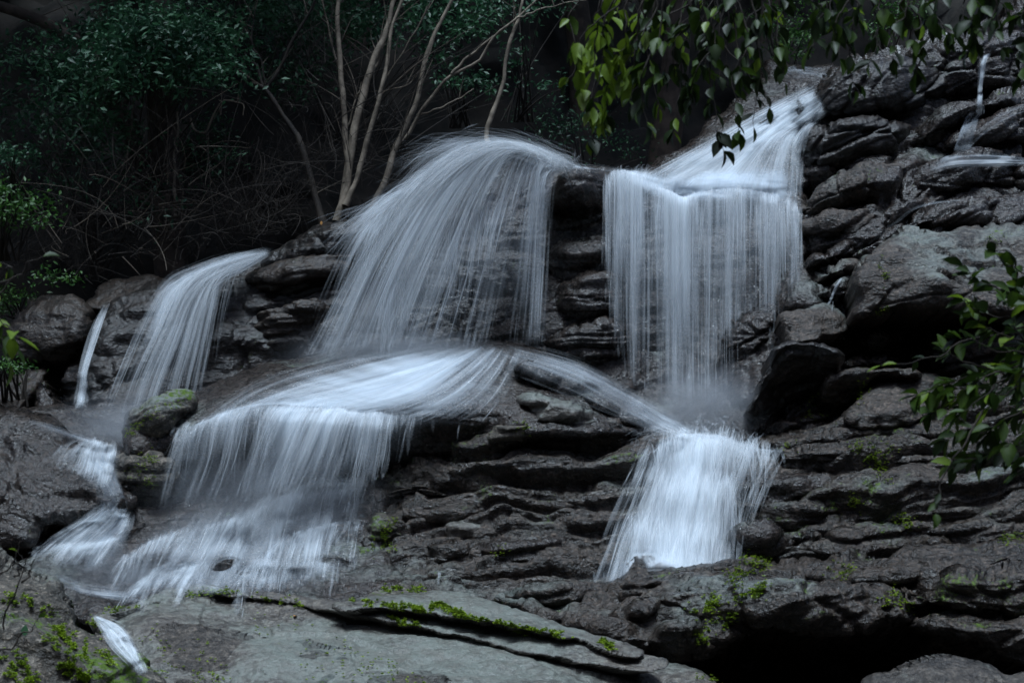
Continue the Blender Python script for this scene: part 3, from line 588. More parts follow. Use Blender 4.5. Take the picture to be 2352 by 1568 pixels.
# the hollow's back wall and floor
rock('rock_outcrop', [(1440, 1480), (1600, 1440), (1900, 1420), (2480, 1420), (2480, 1720), (1500, 1720)], [(1500, 1480, 8.9), (1900, 1450, 9.4), (2400, 1450, 9.2), (1600, 1600, 8.6), (2000, 1600, 8.8), (1700, 1700, 8.0), (2300, 1700, 8.0)],
    'brown', R=20, back=0.1, step=6, strata=0.06, label='dark back wall of the hollow under the layered outcrop', cat='rock')
boulder([(1985, 1572), (2060, 1548), (2170, 1522), (2250, 1522), (2300, 1540), (2360, 1536), (2480, 1545), (2480, 1720), (1950, 1720)],
    [(2170, 1528, 7.3), (2400, 1545, 7.2), (2050, 1570, 7.1), (2200, 1600, 6.9), (2200, 1700, 6.6)],
    'flat-topped pale stone in the lower right corner', mat='rough', R=20, back=0.15, ext=(0, .2, -.6))
zfinish()
# unseen slopes added left, right and behind the viewer to block low sky light
def added_banks():
    a = np.linspace(math.radians(-215), math.radians(35), 90); t = np.linspace(0, 1, 40); A, T = np.meshgrid(a, t)
    n = fbm(np.stack([np.cos(A)*3, np.sin(A)*3, T*3], -1), 4)
    Rr = 10.5 + 4.0*T + 1.2*n; Z = -0.8 + 15*T + 0.8*n
    P = np.stack([Rr*np.cos(A), 3+Rr*np.sin(A)*1.0, Z], -1); ids = np.arange(A.size).reshape(A.shape)
    F = np.stack([ids[:-1, :-1], ids[:-1, 1:], ids[1:, 1:], ids[1:, :-1]], -1).reshape(-1, 4)
    tag(place('added_bank', P.reshape(-1, 3), F, 'soil', base=(0, 0, 0)), kind='structure')
added_banks()

# ================================================================== WATER
def smooth01(x, a, b):
    t = np.clip((x-a)/(b-a), 0, 1); return t*t*(3-2*t)
class Flow:
    """a bundle of stream lines given by a few traced ones; d = None keeps the water on the rock it runs over"""
    def __init__(s, guides, nv=60, off=0.04):
        G = []; Dn = []
        for dens, pts in guides:
            p = np.array([(q[0], q[1], q[2] if len(q) > 2 else np.nan) for q in pts], float)
            c = catmull(p[:, :2], nv)
            dd = p[:, 2]
            if np.isnan(dd).any(): d = zget(c[:, 0], c[:, 1])-off; s.cling = True
            else: d = np.interp(np.linspace(0, len(dd)-1, nv), np.arange(len(dd)), dd); s.cling = False
            G.append(np.c_[c, d]); Dn.append(np.interp(np.linspace(0, 1, nv), np.linspace(0, 1, len(dens)), dens))
        s.G = np.array(G); s.D = np.array(Dn); s.n = len(G); s.nv = nv; s.off = off
    def at(s, u):
        """u in 0..1 (k,) -> pixel paths (k,nv,3), densities (k,nv)"""
        t = np.clip(np.asarray(u), 0, 1)*(s.n-1); i = np.minimum(t.astype(int), s.n-2); f = (t-i)[:, None, None]
        g = lambda k: s.G[np.clip(k, 0, s.n-1)]
        a, b, c, d = g(i-1), g(i), g(i+1), g(i+2)
        P = 0.5*(2*b+(c-a)*f+(2*a-5*b+4*c-d)*f**2+(3*b-a-3*c+d)*f**3)
        Dn = s.D[i]*(1-f[..., 0])+s.D[i+1]*f[..., 0]
        return P, Dn
    def sheet(s, name, parent, nu=70, mat='water_fall', jit=0.0, dm=1.0, fade=(0.06, 0.06, 0.02, 0.10), blurk=3, seed=0):
        u = np.linspace(0, 1, nu); P, Dn = s.at(u)
        if s.cling:
            z = zget(P[..., 0], P[..., 1]); z = np.minimum(z, blur(z, blurk*3)+0.10)
            P[..., 2] = blur(np.minimum(z, np.median(z)+2.5), blurk)-s.off
        else:
            z = zget(P[..., 0], P[..., 1])-0.02; P[..., 2] = blur(np.where(P[..., 2]-z < 0.4, np.minimum(P[..., 2], z), P[..., 2]), 2)
        w = PX(P[..., 0], P[..., 1], P[..., 2]-jit)
        if jit or True:
            ripple = fbm(np.stack([np.broadcast_to(u[:, None]*14, Dn.shape), np.broadcast_to(np.linspace(0, 1.6, s.nv), Dn.shape), np.full(Dn.shape, 2.2+seed)], -1), 3)
            w[..., 1] -= 0.02*ripple
        L = np.cumsum(np.r_[0, np.linalg.norm(np.diff(w.mean(0), axis=0), axis=1)])
        U = np.cumsum(np.r_[0, np.linalg.norm(np.diff(w[:, s.nv//2], axis=0), axis=1)])
        uv = np.stack([np.broadcast_to(U[:, None]+seed*3.3, Dn.shape), np.broadcast_to(L, Dn.shape)+seed], -1)
        v = np.linspace(0, 1, s.nv)
        fu = smooth01(u, -1e-3, fade[0]+1e-6)*smooth01(1-u, -1e-3, fade[1]+1e-6); fv = smooth01(v, -1e-3, fade[2]+1e-6)*smooth01(1-v, -1e-3, fade[3]+1e-6)
        nu_ = 1+0.9*fbm(np.c_[np.full(s.nv, 4.1+seed), v*7, v*0+1.5], 3); nv_ = 1+0.8*fbm(np.c_[U*9+seed, u*0, u*0+7.7], 3); nv0 = 1+0.8*fbm(np.c_[U*6+seed, u*0, u*0+3.1], 3)
        e0 = fade[0]*np.clip(nu_, .2, 2)*1.6+1e-6; e1 = fade[1]*np.clip(nu_[::-1], .2, 2)*1.6+1e-6
        fu = smooth01(u[:, None]/e0, 0, 1)*smooth01((1-u[:, None])/e1, 0, 1)
        fv = smooth01(v[None]/(fade[2]*np.clip(nv0, .2, 2)*1.4+1e-6)[:, None], 0, 1)*smooth01((1-v[None])/(fade[3]*np.clip(nv_, .15, 2.2)*1.5+1e-6)[:, None], 0, 1)
        dens = np.clip(np.power(Dn, 1.35)*dm*fu*fv, 0, 1)
        ids = np.arange(nu*s.nv).reshape(nu, s.nv)
        F = np.stack([ids[:-1, :-1], ids[:-1, 1:], ids[1:, 1:], ids[1:, :-1]], -1).reshape(-1, 4)
        return place(name, w.reshape(-1, 3), F, mat, parent, uv=uv.reshape(-1, 2), attr=dens.ravel())
    def strands(s, name, parent, n, wid=(0.0015, 0.004), al=(0.1, 0.55), span=(0.25, 0.7), spread=4.0, seed=1, powd=1.0, lift=0.10, u=None, start=None):
        r = np.random.default_rng(seed)
        m = 12
        u0 = r.random(n*3) if u is None else u[0]+(u[1]-u[0])*r.random(n*3)
        P, Dn = s.at(u0)
        ln = span[0]+(span[1]-span[0])*r.random(n*3); a = (r.random(n*3)*1.25-0.2) if start is None else start[0]+(start[1]-start[0])*r.random(n*3)
        a = np.clip(a, 0, 0.95); b = np.clip(a+ln, 0, 1)
        mid = ((a+b)/2*(s.nv-1)).astype(int); keep = r.random(n*3) < np.clip(Dn[np.arange(n*3), mid], 0, 1)**powd*np.clip(0.5+1.3*fbm(np.c_[u0*26+seed, u0*0, u0*0+5.5], 3), .05, 1)
        k = np.nonzero(keep & (b-a > 0.04))[0][:n]; P = P[k]; a = a[k]; b = b[k]; k = len(k)
        if k == 0: return None
        t = a[:, None]+(b-a)[:, None]*np.linspace(0, 1, m); ti = t*(s.nv-1); i = np.minimum(ti.astype(int), s.nv-2); f = (ti-i)[..., None]
        row = np.arange(k)[:, None]; Q = P[row, i]*(1-f)+P[row, i+1]*f
        off = r.normal(0, spread, (k, 1, 2)); drift = r.normal(0, spread*0.6, (k, 1, 2))*np.linspace(0, 1, m)[None, :, None]
        Q[..., :2] += off+drift
        lf = np.abs(r.normal(0, lift, (k, 1)))
        Q[..., 2] -= lf
        if s.cling: Q[..., 2] = np.minimum(Q[..., 2], zget(Q[..., 0], Q[..., 1])-0.015)
        C = PX(Q[..., 0], Q[..., 1], Q[..., 2])
        T = np.gradient(C, axis=1); T /= np.linalg.norm(T, axis=-1, keepdims=True)+1e-9
        ang = r.uniform(-1.0, 1.0, (k, 1)); side = np.stack([np.cos(ang), np.sin(ang), np.zeros_like(ang)], -1)
        side = side-(side*T).sum(-1, keepdims=True)*T; side /= np.linalg.norm(side, axis=-1, keepdims=True)+1e-9
        soft = r.random((k, 1)) < .75; wd = np.where(soft, 4.2, .9)*(wid[0]+(wid[1]-wid[0])*r.random((k, 1))**2)*np.sin(np.pi*np.clip(np.linspace(0.02, 0.98, m), 0, 1))**0.6
        V = np.stack([C-side*wd[..., None], C+side*wd[..., None]], 2).reshape(-1, 3)
        A = np.repeat((np.where(soft, .24, .8)*(al[0]+(al[1]-al[0])*r.random((k, 1)))*np.sin(np.pi*np.linspace(0.04, 0.96, m))**0.8)[..., None], 2, 2).ravel()
        base = (np.arange(k)*m*2)[:, None]+np.arange(m-1)*2
        F = np.stack([base, base+1, base+3, base+2], -1).reshape(-1, 4)
        o = place(name, V, F, 'strand', parent, attr=A); o['kind'] = 'stuff'; return o
def waterfall(label, x, y, cat='waterfall', name='waterfall'):
    return tag(empty(name, PX(x, y, float(zget(x, y)))), label, cat)

# --- upper chute
w = waterfall('white chute sliding down from top right towards the two big falls', 1640, 420)
f = Flow([([.35, .5, .5, .55], [(1870, 190), (1790, 232), (1700, 280), (1600, 338), (1480, 402)]),
          ([.8, .85, .8, .8], [(1880, 208), (1800, 252), (1710, 305), (1620, 360), (1510, 425)]),
          ([.85, .9, .75, .8], [(1886, 226), (1820, 268), (1745, 320), (1690, 365), (1595, 445)]),
          ([.8, .85, .5, .55], [(1890, 240), (1840, 280), (1785, 315), (1750, 370), (1715, 448)]),
          ([.7, .7, .5, .5], [(1893, 250), (1850, 285), (1815, 325), (1805, 380), (1798, 450)]),
          ([.4, .5, .4, .4], [(1896, 258), (1862, 290), (1845, 335), (1840, 390), (1838, 455)])], off=0.05)
f.sheet('sheet', w, 60, 'water_film', fade=(.1, .05, .06, .05)); f.sheet('sheet', w, 60, 'water_fall', jit=.04, dm=.8, seed=2)
f.strands('strands', w, 900, seed=3, lift=.04)
f = Flow([([.3, .5, .4], [(1900, 158), (1840, 152), (1765, 160)]), ([.5, .6, .5], [(1900, 170), (1840, 162), (1770, 172)]), ([.1, .2, .1], [(1900, 195), (1840, 190), (1775, 200)])], off=0.03)
f.sheet('sheet', w, 20, 'water_film')
# pool shelf between chute and right fall
sh = [(1410, 386, 410, .5), (1450, 384, 416, .75), (1495, 386, 440, .7), (1540, 388, 458, .85), (1575, 390, 468, .95), (1620, 388, 458, .85), (1670, 386, 452, .8), (1725, 384, 452, .8), (1775, 384, 462, .7), (1812, 388, 470, .6), (1842, 394, 480, .4)]
f = Flow([([d_*.5, d_, d_, d_*.8], [(x+14, a_), (x+6, a_+(b_-a_)*.4), (x, a_+(b_-a_)*.8), (x-2, b_+12)]) for x, a_, b_, d_ in sh], off=.07)
f.sheet('sheet', w, 80, 'water_film', dm=1.1, blurk=4, fade=(.1, .08, .3, .15)); f.sheet('veil', w, 60, 'water_veil', jit=.03, dm=1.5, blurk=4, fade=(.1, .1, .25, .2))
f = Flow([([.1, .5, .7, .8], [(1500, 398), (1410, 386), (1330, 374), (1250, 356)]), ([.2, .6, .7, .8], [(1490, 405), (1410, 393), (1330, 384), (1260, 372)]), ([.1, .3, .4, .5], [(1480, 412), (1410, 402), (1330, 394), (1265, 386)])], off=.06)
f.sheet('sheet', w, 20, 'water_film', dm=.7, fade=(.3, .3, .2, .1)); f.strands('spray', w, 160, (.001, .003), (.1, .4), (.1, .4), spread=6, seed=71, lift=.1)

# --- right fall
w = waterfall('broad right-hand fall dropping straight down the dark wall', 1590, 940)
xs = [(1392, 408, 600, [.2, .1, .0]), (1425, 396, 800, [.75, .45, .12]), (1460, 404, 880, [.8, .6, .25]), (1500, 428, 920, [.5, .3, .25]), (1540, 446, 945, [.75, .6, .4]), (1572, 458, 960, [1., .95, .5]),
      (1612, 448, 950, [.6, .3, .2]), (1665, 440, 940, [.75, .42, .15]), (1720, 442, 900, [.65, .25, .05]), (1770, 452, 820, [.7, .4, .05]), (1810, 462, 730, [.4, .1, .0]), (1836, 480, 660, [.45, .4, .1])]
gd = [(dn, [(x, y0-8, 12.3), (x-1, y0+14, 12.08), (x-2, y0+(y1-y0)*.35, 11.9), (x-3, y0+(y1-y0)*.7, 11.75), (x-3, y1, 11.55)]) for x, y0, y1, dn in xs]
f = Flow(gd, nv=70)
f.sheet('sheet', w, 120, 'water_fall', dm=.85, fade=(.06, .03, .16, .25)); f.sheet('sheet', w, 120, 'water_fall', jit=.12, dm=.8, seed=4, fade=(.06, .03, .2, .3))
f.sheet('veil', w, 80, 'water_veil', jit=-.05, dm=.8, seed=40, fade=(.04, .05, .04, .35)); f.strands('strands', w, 2600, seed=5, spread=5, lift=.15)
RIGHTFALL = w
# --- left big fall, thrown out to the left
w = waterfall('large fan-shaped fall thrown out leftwards from the lip in the middle', 1000, 800)
gd = [([.1, .35, .25, .05], [(1285, 400, 12.2), (1262, 420, 11.95), (1252, 500, 11.85), (1246, 640, 11.75), (1240, 790, 11.65)]),
      ([.7, .85, .5, .15], [(1300, 388, 12.2), (1245, 385, 11.9), (1228, 450, 11.8), (1215, 620, 11.7), (1200, 795, 11.55)]),
      ([.75, .6, .3, .15], [(1310, 385, 12.2), (1215, 358, 11.9), (1180, 430, 11.75), (1140, 600, 11.6), (1095, 800, 11.45)]),
      ([.85, .6, .35, .25], [(1315, 385, 12.2), (1190, 348, 11.9), (1125, 420, 11.7), (1060, 590, 11.55), (990, 805, 11.4)]),
      ([.9, .85, .5, .4], [(1320, 384, 12.2), (1170, 342, 11.9), (1075, 415, 11.7), (985, 580, 11.5), (895, 810, 11.35)]),
      ([.85, .95, .7, .5], [(1320, 383, 12.2), (1155, 338, 11.9), (1025, 415, 11.7), (920, 580, 11.5), (820, 815, 11.35)]),
      ([.8, 1., .7, .4], [(1320, 382, 12.2), (1145, 334, 11.9), (990, 420, 11.7), (875, 570, 11.5), (760, 820, 11.35)]),
      ([.35, .6, .35, .1], [(1320, 380, 12.2), (1130, 328, 11.95), (965, 405, 11.75), (840, 570, 11.6), (700, 825, 11.45)])]
f = Flow(gd, nv=80)
f.sheet('sheet', w, 120, 'water_fall', dm=.82, fade=(.03, .08, .08, .15)); f.sheet('sheet', w, 120, 'water_fall', jit=.14, dm=.78, seed=6, fade=(.03, .08, .1, .2))
f.sheet('veil', w, 80, 'water_veil', jit=-.08, dm=1.2, seed=41, fade=(.06, .15, .08, .2)); f.strands('strands', w, 3600, seed=7, spread=6, lift=.15)
fs = Flow([([.4, .5, .2], [(1310, 384, 12.1), (1150, 325, 11.8), (1010, 335, 11.7), (880, 450, 11.6)]), ([.7, .8, .3], [(1310, 384, 12.1), (1165, 335, 11.8), (1040, 370, 11.7), (900, 490, 11.6)])], nv=60)
fs.strands('spray', w, 1100, (.001, .0022), (.15, .5), (.10, .35), spread=14, seed=8, lift=.2)

def tufts(w, crest, n, vx, vy, g, seed, per=22, dz=.35, name='spray', wid=(.001, .003), al=(.12, .5), jy=4):
    r = np.random.default_rng(seed); cp = np.array(crest, float); c = catmull(cp, 200); V, F, A, o = [], [], [], 0
    for k in range(n):
        x0, y0, d0 = c[r.integers(200)]; a = r.uniform(*vx); b = r.uniform(*vy); gg = r.uniform(*g); m = 12; t = np.linspace(0, 1, m)
        q = max(4, int(per*r.uniform(.3, 1.5)))
        sx = x0+r.normal(0, 7, (q, 1)); y0 = y0+r.normal(0, jy*1.5); sy = y0+r.normal(0, jy, (q, 1)); sc = r.uniform(.45, 1.1, (q, 1)); av = a*(1+r.normal(0, .12, (q, 1))); bv = b+r.normal(0, 8, (q, 1)); st = r.uniform(0, .35, (q, 1))
        tt = st+(sc-st).clip(.15)*t
        X = sx+av*tt; Y = sy+bv*tt+gg*tt**2; D = d0-dz*tt*r.uniform(.4, 1.2, (q, 1))
        C = PX(X, Y, D); T = np.gradient(C, axis=1); T /= np.linalg.norm(T, axis=-1, keepdims=True)+1e-9
        sd = np.cross(T, np.array([0, 1., 0])); sd /= np.linalg.norm(sd, axis=-1, keepdims=True)+1e-9
        soft = r.random((q, 1)) < .5; wd = np.where(soft, 3., .8)*r.uniform(wid[0], wid[1], (q, 1))*np.sin(np.pi*np.linspace(.05, .97, m))**.6
        V.append(np.stack([C-sd*wd[..., None], C+sd*wd[..., None]], 2).reshape(-1, 3)); A.append(np.repeat((np.where(soft, .3, .9)*r.uniform(al[0], al[1], (q, 1))*np.sin(np.pi*np.linspace(.06, .96, m))**.7)[..., None], 2, 2).ravel())
        base = (np.arange(q)*m*2)[:, None]+np.arange(m-1)*2+o; F.append(np.stack([base, base+1, base+3, base+2], -1).reshape(-1, 4)); o += q*m*2
    ob = place(name, np.vstack(V), np.vstack(F), 'strand', w, attr=np.concatenate(A)); ob['kind'] = 'stuff'
tufts(w, [(1290, 378, 12.0), (1210, 352, 11.85), (1150, 340, 11.8), (1080, 366, 11.75), (1000, 412, 11.7), (930, 460, 11.65), (880, 505, 11.6)], 80, (-170, -50), (-35, 15), (70, 260), 301, 26)
tufts(w, [(1210, 345, 11.85), (1140, 334, 11.8), (1060, 352, 11.75)], 34, (-210, -60), (-75, -25), (40, 130), 302, 14, wid=(.0008, .002), al=(.1, .4))
tufts(w, [(1320, 382, 12.1), (1260, 365, 11.9), (1200, 345, 11.85)], 26, (-40, 50), (-60, -15), (30, 90), 303, 10, wid=(.0008, .002), al=(.1, .45))
tufts(w, [(1180, 420, 11.75), (1060, 480, 11.7), (960, 560, 11.6), (900, 640, 11.5)], 60, (-60, -20), (60, 120), (60, 160), 304, 24)

# --- left fall
w = waterfall('smaller left fall starting at a pointed spout on the dark rock', 330, 950)
gd = [([.5, .6, .65, .35, .1], [(616, 576, 12.3), (540, 583, 12.1), (450, 612, 11.95), (375, 650, 11.75), (325, 740, 11.5), (270, 870, 11.3), (230, 960, 11.2)]),
      ([.7, .75, .75, .4, .2], [(616, 577, 12.3), (545, 592, 12.1), (465, 622, 11.9), (405, 670, 11.7), (360, 760, 11.5), (310, 870, 11.3), (280, 960, 11.2)]),
      ([.8, .75, .6, .35, .1], [(616, 578, 12.3), (550, 602, 12.1), (480, 635, 11.9), (435, 690, 11.7), (400, 780, 11.5), (360, 880, 11.35), (335, 965, 11.2)]),
      ([.85, .8, .55, .2, .05], [(616, 579, 12.3), (556, 611, 12.1), (495, 640, 11.9), (465, 700, 11.7), (440, 790, 11.55), (415, 880, 11.4), (400, 960, 11.3)]),
      ([.4, .5, .35, .1, .0], [(616, 580, 12.3), (562, 617, 12.1), (507, 650, 11.9), (492, 710, 11.7), (478, 790, 11.6), (462, 880, 11.45), (452, 950, 11.4)])]
f = Flow(gd, nv=80)
f.sheet('sheet', w, 60, 'water_fall', dm=.72, fade=(.1, .08, .02, .2)); f.sheet('veil', w, 60, 'water_veil', jit=-.05, dm=1.1, seed=42, fade=(.15, .15, .05, .25)); f.strands('strands', w, 1300, seed=9, spread=5)
f = Flow([([.3, .4, .5, .4], [(240, 700), (212, 760), (190, 840), (182, 890), (172, 935)]), ([.3, .4, .6, .5], [(250, 700), (226, 770), (200, 850), (196, 885), (190, 935)])], off=.03)
f.strands('trickle', w, 160, (.002, .005), (.3, .8), (.3, .9), spread=3, seed=10)
f.sheet('sheet', w, 10, 'water_fall', dm=.8)

tufts(w, [(560, 600, 12.0), (470, 630, 11.9), (400, 655, 11.75)], 30, (-110, -40), (-10, 20), (60, 200), 305, 14)
tufts(RIGHTFALL, [(1405, 400, 12.2), (1470, 408, 12.15), (1540, 442, 12.1), (1600, 448, 12.1), (1700, 440, 12.1), (1790, 452, 12.1), (1836, 470, 12.1)], 42, (-14, 8), (10, 60), (120, 330), 306, 24, jy=7)
tufts(RIGHTFALL, [(1405, 395, 12.2), (1470, 400, 12.15), (1530, 405, 12.1)], 20, (-50, 20), (-45, -10), (60, 120), 307, 9, wid=(.0008, .002))
# --- water over the big boulder
w = waterfall('bright curtain spreading over the huge boulder and off its front edge', 650, 1130)
f = Flow([([.3, .4, .45, .45, .35], [(1080, 778), (900, 793), (720, 826), (560, 885), (420, 985)]),
          ([.5, .7, .8, .85, .75], [(1090, 784), (930, 815), (780, 850), (630, 893), (505, 955)]),
          ([.7, .9, 1., 1., .9], [(1100, 790), (980, 835), (860, 870), (730, 902), (610, 930)]),
          ([.7, .85, .95, 1., .9], [(1115, 792), (1020, 845), (930, 890), (830, 920), (750, 940)]),
          ([.5, .55, .55, .55, .5], [(1135, 794), (1070, 850), (1000, 900), (920, 932), (860, 948)]),
          ([.5, .5, .48, .42, .3], [(1160, 797), (1120, 855), (1070, 905), (1010, 942), (970, 958)]),
          ([.45, .38, .35, .3, .1], [(1200, 806), (1175, 860), (1150, 910), (1120, 950), (1100, 966)])], off=.05, nv=70)
f.sheet('sheet', w, 90, 'water_film', dm=.8, fade=(.25, .12, .1, .02), blurk=6)
f.sheet('veil', w, 90, 'water_veil', jit=.04, dm=1.3, seed=11, fade=(.25, .15, .15, .02), blurk=6)
f.strands('strands', w, 700, (.002, .006), (.1, .4), seed=12, lift=.05)
gd = [([.4, .35, .15, .0], [(405, 985, 10.42), (398, 1005, 10.2), (385, 1060, 10.1), (365, 1160, 10.0)]),
      ([.75, .5, .3, .1], [(465, 962, 10.4), (450, 985, 10.15), (430, 1060, 10.05), (400, 1170, 9.95)]),
      ([.85, .45, .15, .05], [(535, 938, 10.38), (515, 968, 10.1), (500, 1050, 10.0), (460, 1160, 9.92)]),
      ([.6, .22, .06, .0], [(620, 920, 10.35), (590, 955, 10.1), (560, 1050, 10.0), (525, 1150, 9.92)]),
      ([.95, .7, .35, .15], [(680, 925, 10.3), (650, 965, 10.05), (618, 1050, 9.97), (585, 1150, 9.9)]),
      ([1., .9, .6, .3], [(730, 928, 10.28), (705, 965, 10.03), (670, 1050, 9.95), (635, 1140, 9.9)]),
      ([1., .9, .6, .25], [(775, 932, 10.26), (755, 970, 10.02), (725, 1050, 9.95), (690, 1130, 9.9)]),
      ([.9, .6, .35, .15], [(820, 938, 10.25), (805, 975, 10.02), (785, 1050, 9.97), (760, 1125, 9.92)]),
      ([.85, .7, .45, .2], [(865, 942, 10.24), (855, 980, 10.02), (842, 1050, 9.97), (825, 1120, 9.92)]),
      ([.5, .18, .06, .03], [(910, 948, 10.22), (903, 985, 10.05), (895, 1040, 10.0), (885, 1090, 9.95)]),
      ([.12, .0, .0, .0], [(980, 955, 10.2), (976, 985, 10.05), (972, 1030, 10.0), (965, 1070, 9.95)]),
      ([.1, .0, .0, .0], [(1100, 968, 10.18), (1095, 990, 10.05), (1090, 1030, 10.0), (1085, 1060, 9.95)])]
f = Flow(gd, nv=60)
f.sheet('sheet', w, 110, 'water_fall', dm=.8, fade=(.08, .08, .10, .3)); f.sheet('sheet', w, 110, 'water_fall', jit=.08, dm=.7, seed=13, fade=(.08, .08, .14, .35))
f.sheet('veil', w, 80, 'water_veil', jit=-.04, dm=1.3, seed=43, fade=(.08, .1, .03, .2)); f.strands('strands', w, 2000, seed=14, spread=5, lift=.08)
tufts(w, [(430, 980, 10.3), (520, 945, 10.25), (620, 922, 10.2), (720, 926, 10.18), (800, 936, 10.15), (870, 944, 10.15)], 44, (-55, -15), (-8, 25), (70, 230), 330, 20, dz=.15)
# right flank of the boulder
f = Flow([([.4, .45, .5, .65, .8], [(1150, 785), (1310, 826), (1430, 888), (1530, 945), (1605, 985)]), ([.45, .5, .5, .75, .95], [(1150, 797), (1300, 840), (1425, 902), (1520, 958), (1592, 997)]),
          ([.3, .3, .25, .45, .75], [(1145, 818), (1285, 868), (1400, 925), (1500, 978), (1570, 1006)]), ([.2, .2, .15, .2, .4], [(1140, 845), (1265, 895), (1380, 945), (1480, 990), (1545, 1010)])], off=.05)
f.sheet('veil', w, 40, 'water_veil', blurk=2, dm=1.3, fade=(.2, .35, .1, .02)); f.sheet('sheet', w, 40, 'water_film', jit=.02, blurk=3, dm=.75, seed=5, fade=(.25, .4, .1, .02)); f.strands('strands', w, 250, (.002, .005), (.05, .3), seed=15, lift=.03)

# --- lower right cascade
w = waterfall('dense white cascade tumbling down steps at lower centre right', 1540, 1300)
def step_d(y, d0, d1, y0=1000, y1=1330):
    t = (y-y0)/(y1-y0); return d0+(d1-d0)*t+0.07*math.sin(t*9.5+.6)
cas = [([.35, .25, .12, .05], 1492, 1450, 1400, 1345), ([.75, .62, .5, .42], 1520, 1488, 1445, 1400), ([.95, .8, .78, .72], 1555, 1532, 1500, 1470), ([1., .92, .85, .85], 1595, 1578, 1555, 1532),
       ([1., .85, .9, .8], 1632, 1622, 1605, 1590), ([.9, .6, .85, .7], 1668, 1658, 1642, 1632), ([.8, .35, .65, .5], 1700, 1686, 1668, 1655), ([.85, .55, .4, .15], 1742, 1715, 1690, 1676), ([.6, .4, .1, .0], 1798, 1768, 1725, 1700)]
gd = []
for k, (dn, a, b_, c, e) in enumerate(cas):
    y0 = [1014, 1004, 996, 990, 992, 1000, 1010, 1026, 1034][k]; ys = [y0, y0+18, 1060, 1100, 1150, 1200, 1260, 1338]
    xs_ = np.interp(ys, [y0, 1085, 1195, 1338], [a, b_, c, e]); gd.append((dn, [(x, y, step_d(y, 10.5, 9.35)) for x, y in zip(xs_, ys)]))
f = Flow(gd, nv=80)
f.sheet('sheet', w, 100, 'water_fall', fade=(.12, .14, .06, .0)); f.sheet('sheet', w, 100, 'water_film', jit=.09, dm=.85, seed=16, fade=(.14, .2, .1, .0)); f.sheet('veil', w, 80, 'water_veil', jit=-.03, seed=44, fade=(.2, .2, .1, 0))
f.strands('strands', w, 1600, seed=17, spread=9, lift=.10, span=(.12, .45))
sp = Flow([([.5, .6, .2], [(1530, 1010, 10.3), (1460, 1000, 10.1), (1440, 1040, 10.0)]), ([.6, .7, .3], [(1600, 1000, 10.3), (1600, 965, 10.1), (1570, 985, 10.0)]), ([.6, .7, .3], [(1640, 1005, 10.3), (1670, 975, 10.1), (1720, 1010, 10.0)])], nv=40)
sp.strands('spray', w, 420, (.001, .003), (.15, .5), (.06, .25), spread=9, seed=18, lift=.12)
f = Flow([([.5, .6], [(1740, 1028), (1790, 1030), (1803, 1045), (1806, 1085)]), ([.5, .6], [(1740, 1034), (1784, 1036), (1796, 1050), (1799, 1080)])], off=.03)
f.sheet('sheet', w, 8, 'water_fall')

tufts(w, [(1500, 1020, 10.3), (1550, 1000, 10.3), (1620, 994, 10.3), (1690, 1008, 10.25), (1760, 1028, 10.2)], 60, (-60, 40), (-40, 15), (70, 170), 308, 16, jy=8)
tufts(w, [(1520, 1090, 10.0), (1580, 1110, 9.95), (1650, 1105, 9.95), (1690, 1100, 9.95)], 50, (-45, 10), (0, 30), (80, 170), 309, 18, jy=13)
tufts(w, [(1450, 1190, 9.7), (1520, 1210, 9.65), (1600, 1215, 9.65), (1665, 1200, 9.7)], 50, (-45, 10), (0, 30), (60, 120), 310, 18, jy=13)
# --- veils over the lower left steps
def veil(w, ridge, drop, dens=(.8, .5, .2), n=9, seed=0, strands=250, back=14):
    rp = catmull(np.array(ridge, float), n); gd = []
    for k, (x, y) in enumerate(rp):
        j = 1+0.35*math.sin(k*2.3+seed); a = 0.75+0.35*math.sin(k*1.7+seed*2)
        gd.append(([dens[0]*.5, dens[0]*a, dens[1]*a, dens[2]*a], [(x-drop[0]*.1, y-back), (x, y), (x+drop[0]*.5, y+drop[1]*.45*j), (x+drop[0], y+drop[1]*j)]))
    f = Flow(gd, nv=40, off=.06); f.sheet('sheet', w, 60, 'water_fall', fade=(.1, .1, .12, .25), blurk=3, seed=seed); f.strands('strands', w, strands, seed=20+seed, spread=4, lift=.05)
w = waterfall('thin veils running over the dark steps at lower left of centre', 520, 1370, 'cascade')
veil(w, [(560, 1185), (620, 1160), (690, 1122), (760, 1108), (842, 1108)], (-25, 110), (.85, .6, .3), 9, 1, 350)
veil(w, [(285, 1290), (340, 1250), (430, 1221), (540, 1198), (572, 1206)], (-45, 90), (.85, .65, .4), 9, 2, 300)
veil(w, [(300, 1345), (380, 1312), (440, 1300), (492, 1294)], (-45, 70), (.9, .8, .5), 8, 3, 250)
veil(w, [(600, 1290), (650, 1245), (700, 1226), (760, 1214), (835, 1200)], (-20, 90), (.85, .6, .35), 8, 4, 250)
veil(w, [(548, 1350), (575, 1305), (640, 1290), (720, 1285), (790, 1300)], (-10, 70), (.7, .6, .4), 8, 5, 200)
f = Flow([([.1, .3, .4], [(95, 1300), (200, 1330), (330, 1345)]), ([.3, .5, .7], [(105, 1325), (200, 1355), (330, 1370)]), ([.2, .4, .5], [(150, 1355), (230, 1375), (330, 1385)])], off=.08)
f.sheet('pool', w, 30, 'water_film', blurk=6, dm=.8, fade=(.3, .3, .1, .1)); f.sheet('veil', w, 30, 'water_veil', jit=.02, blurk=6, dm=1.4, fade=(.3, .3, .1, .1))
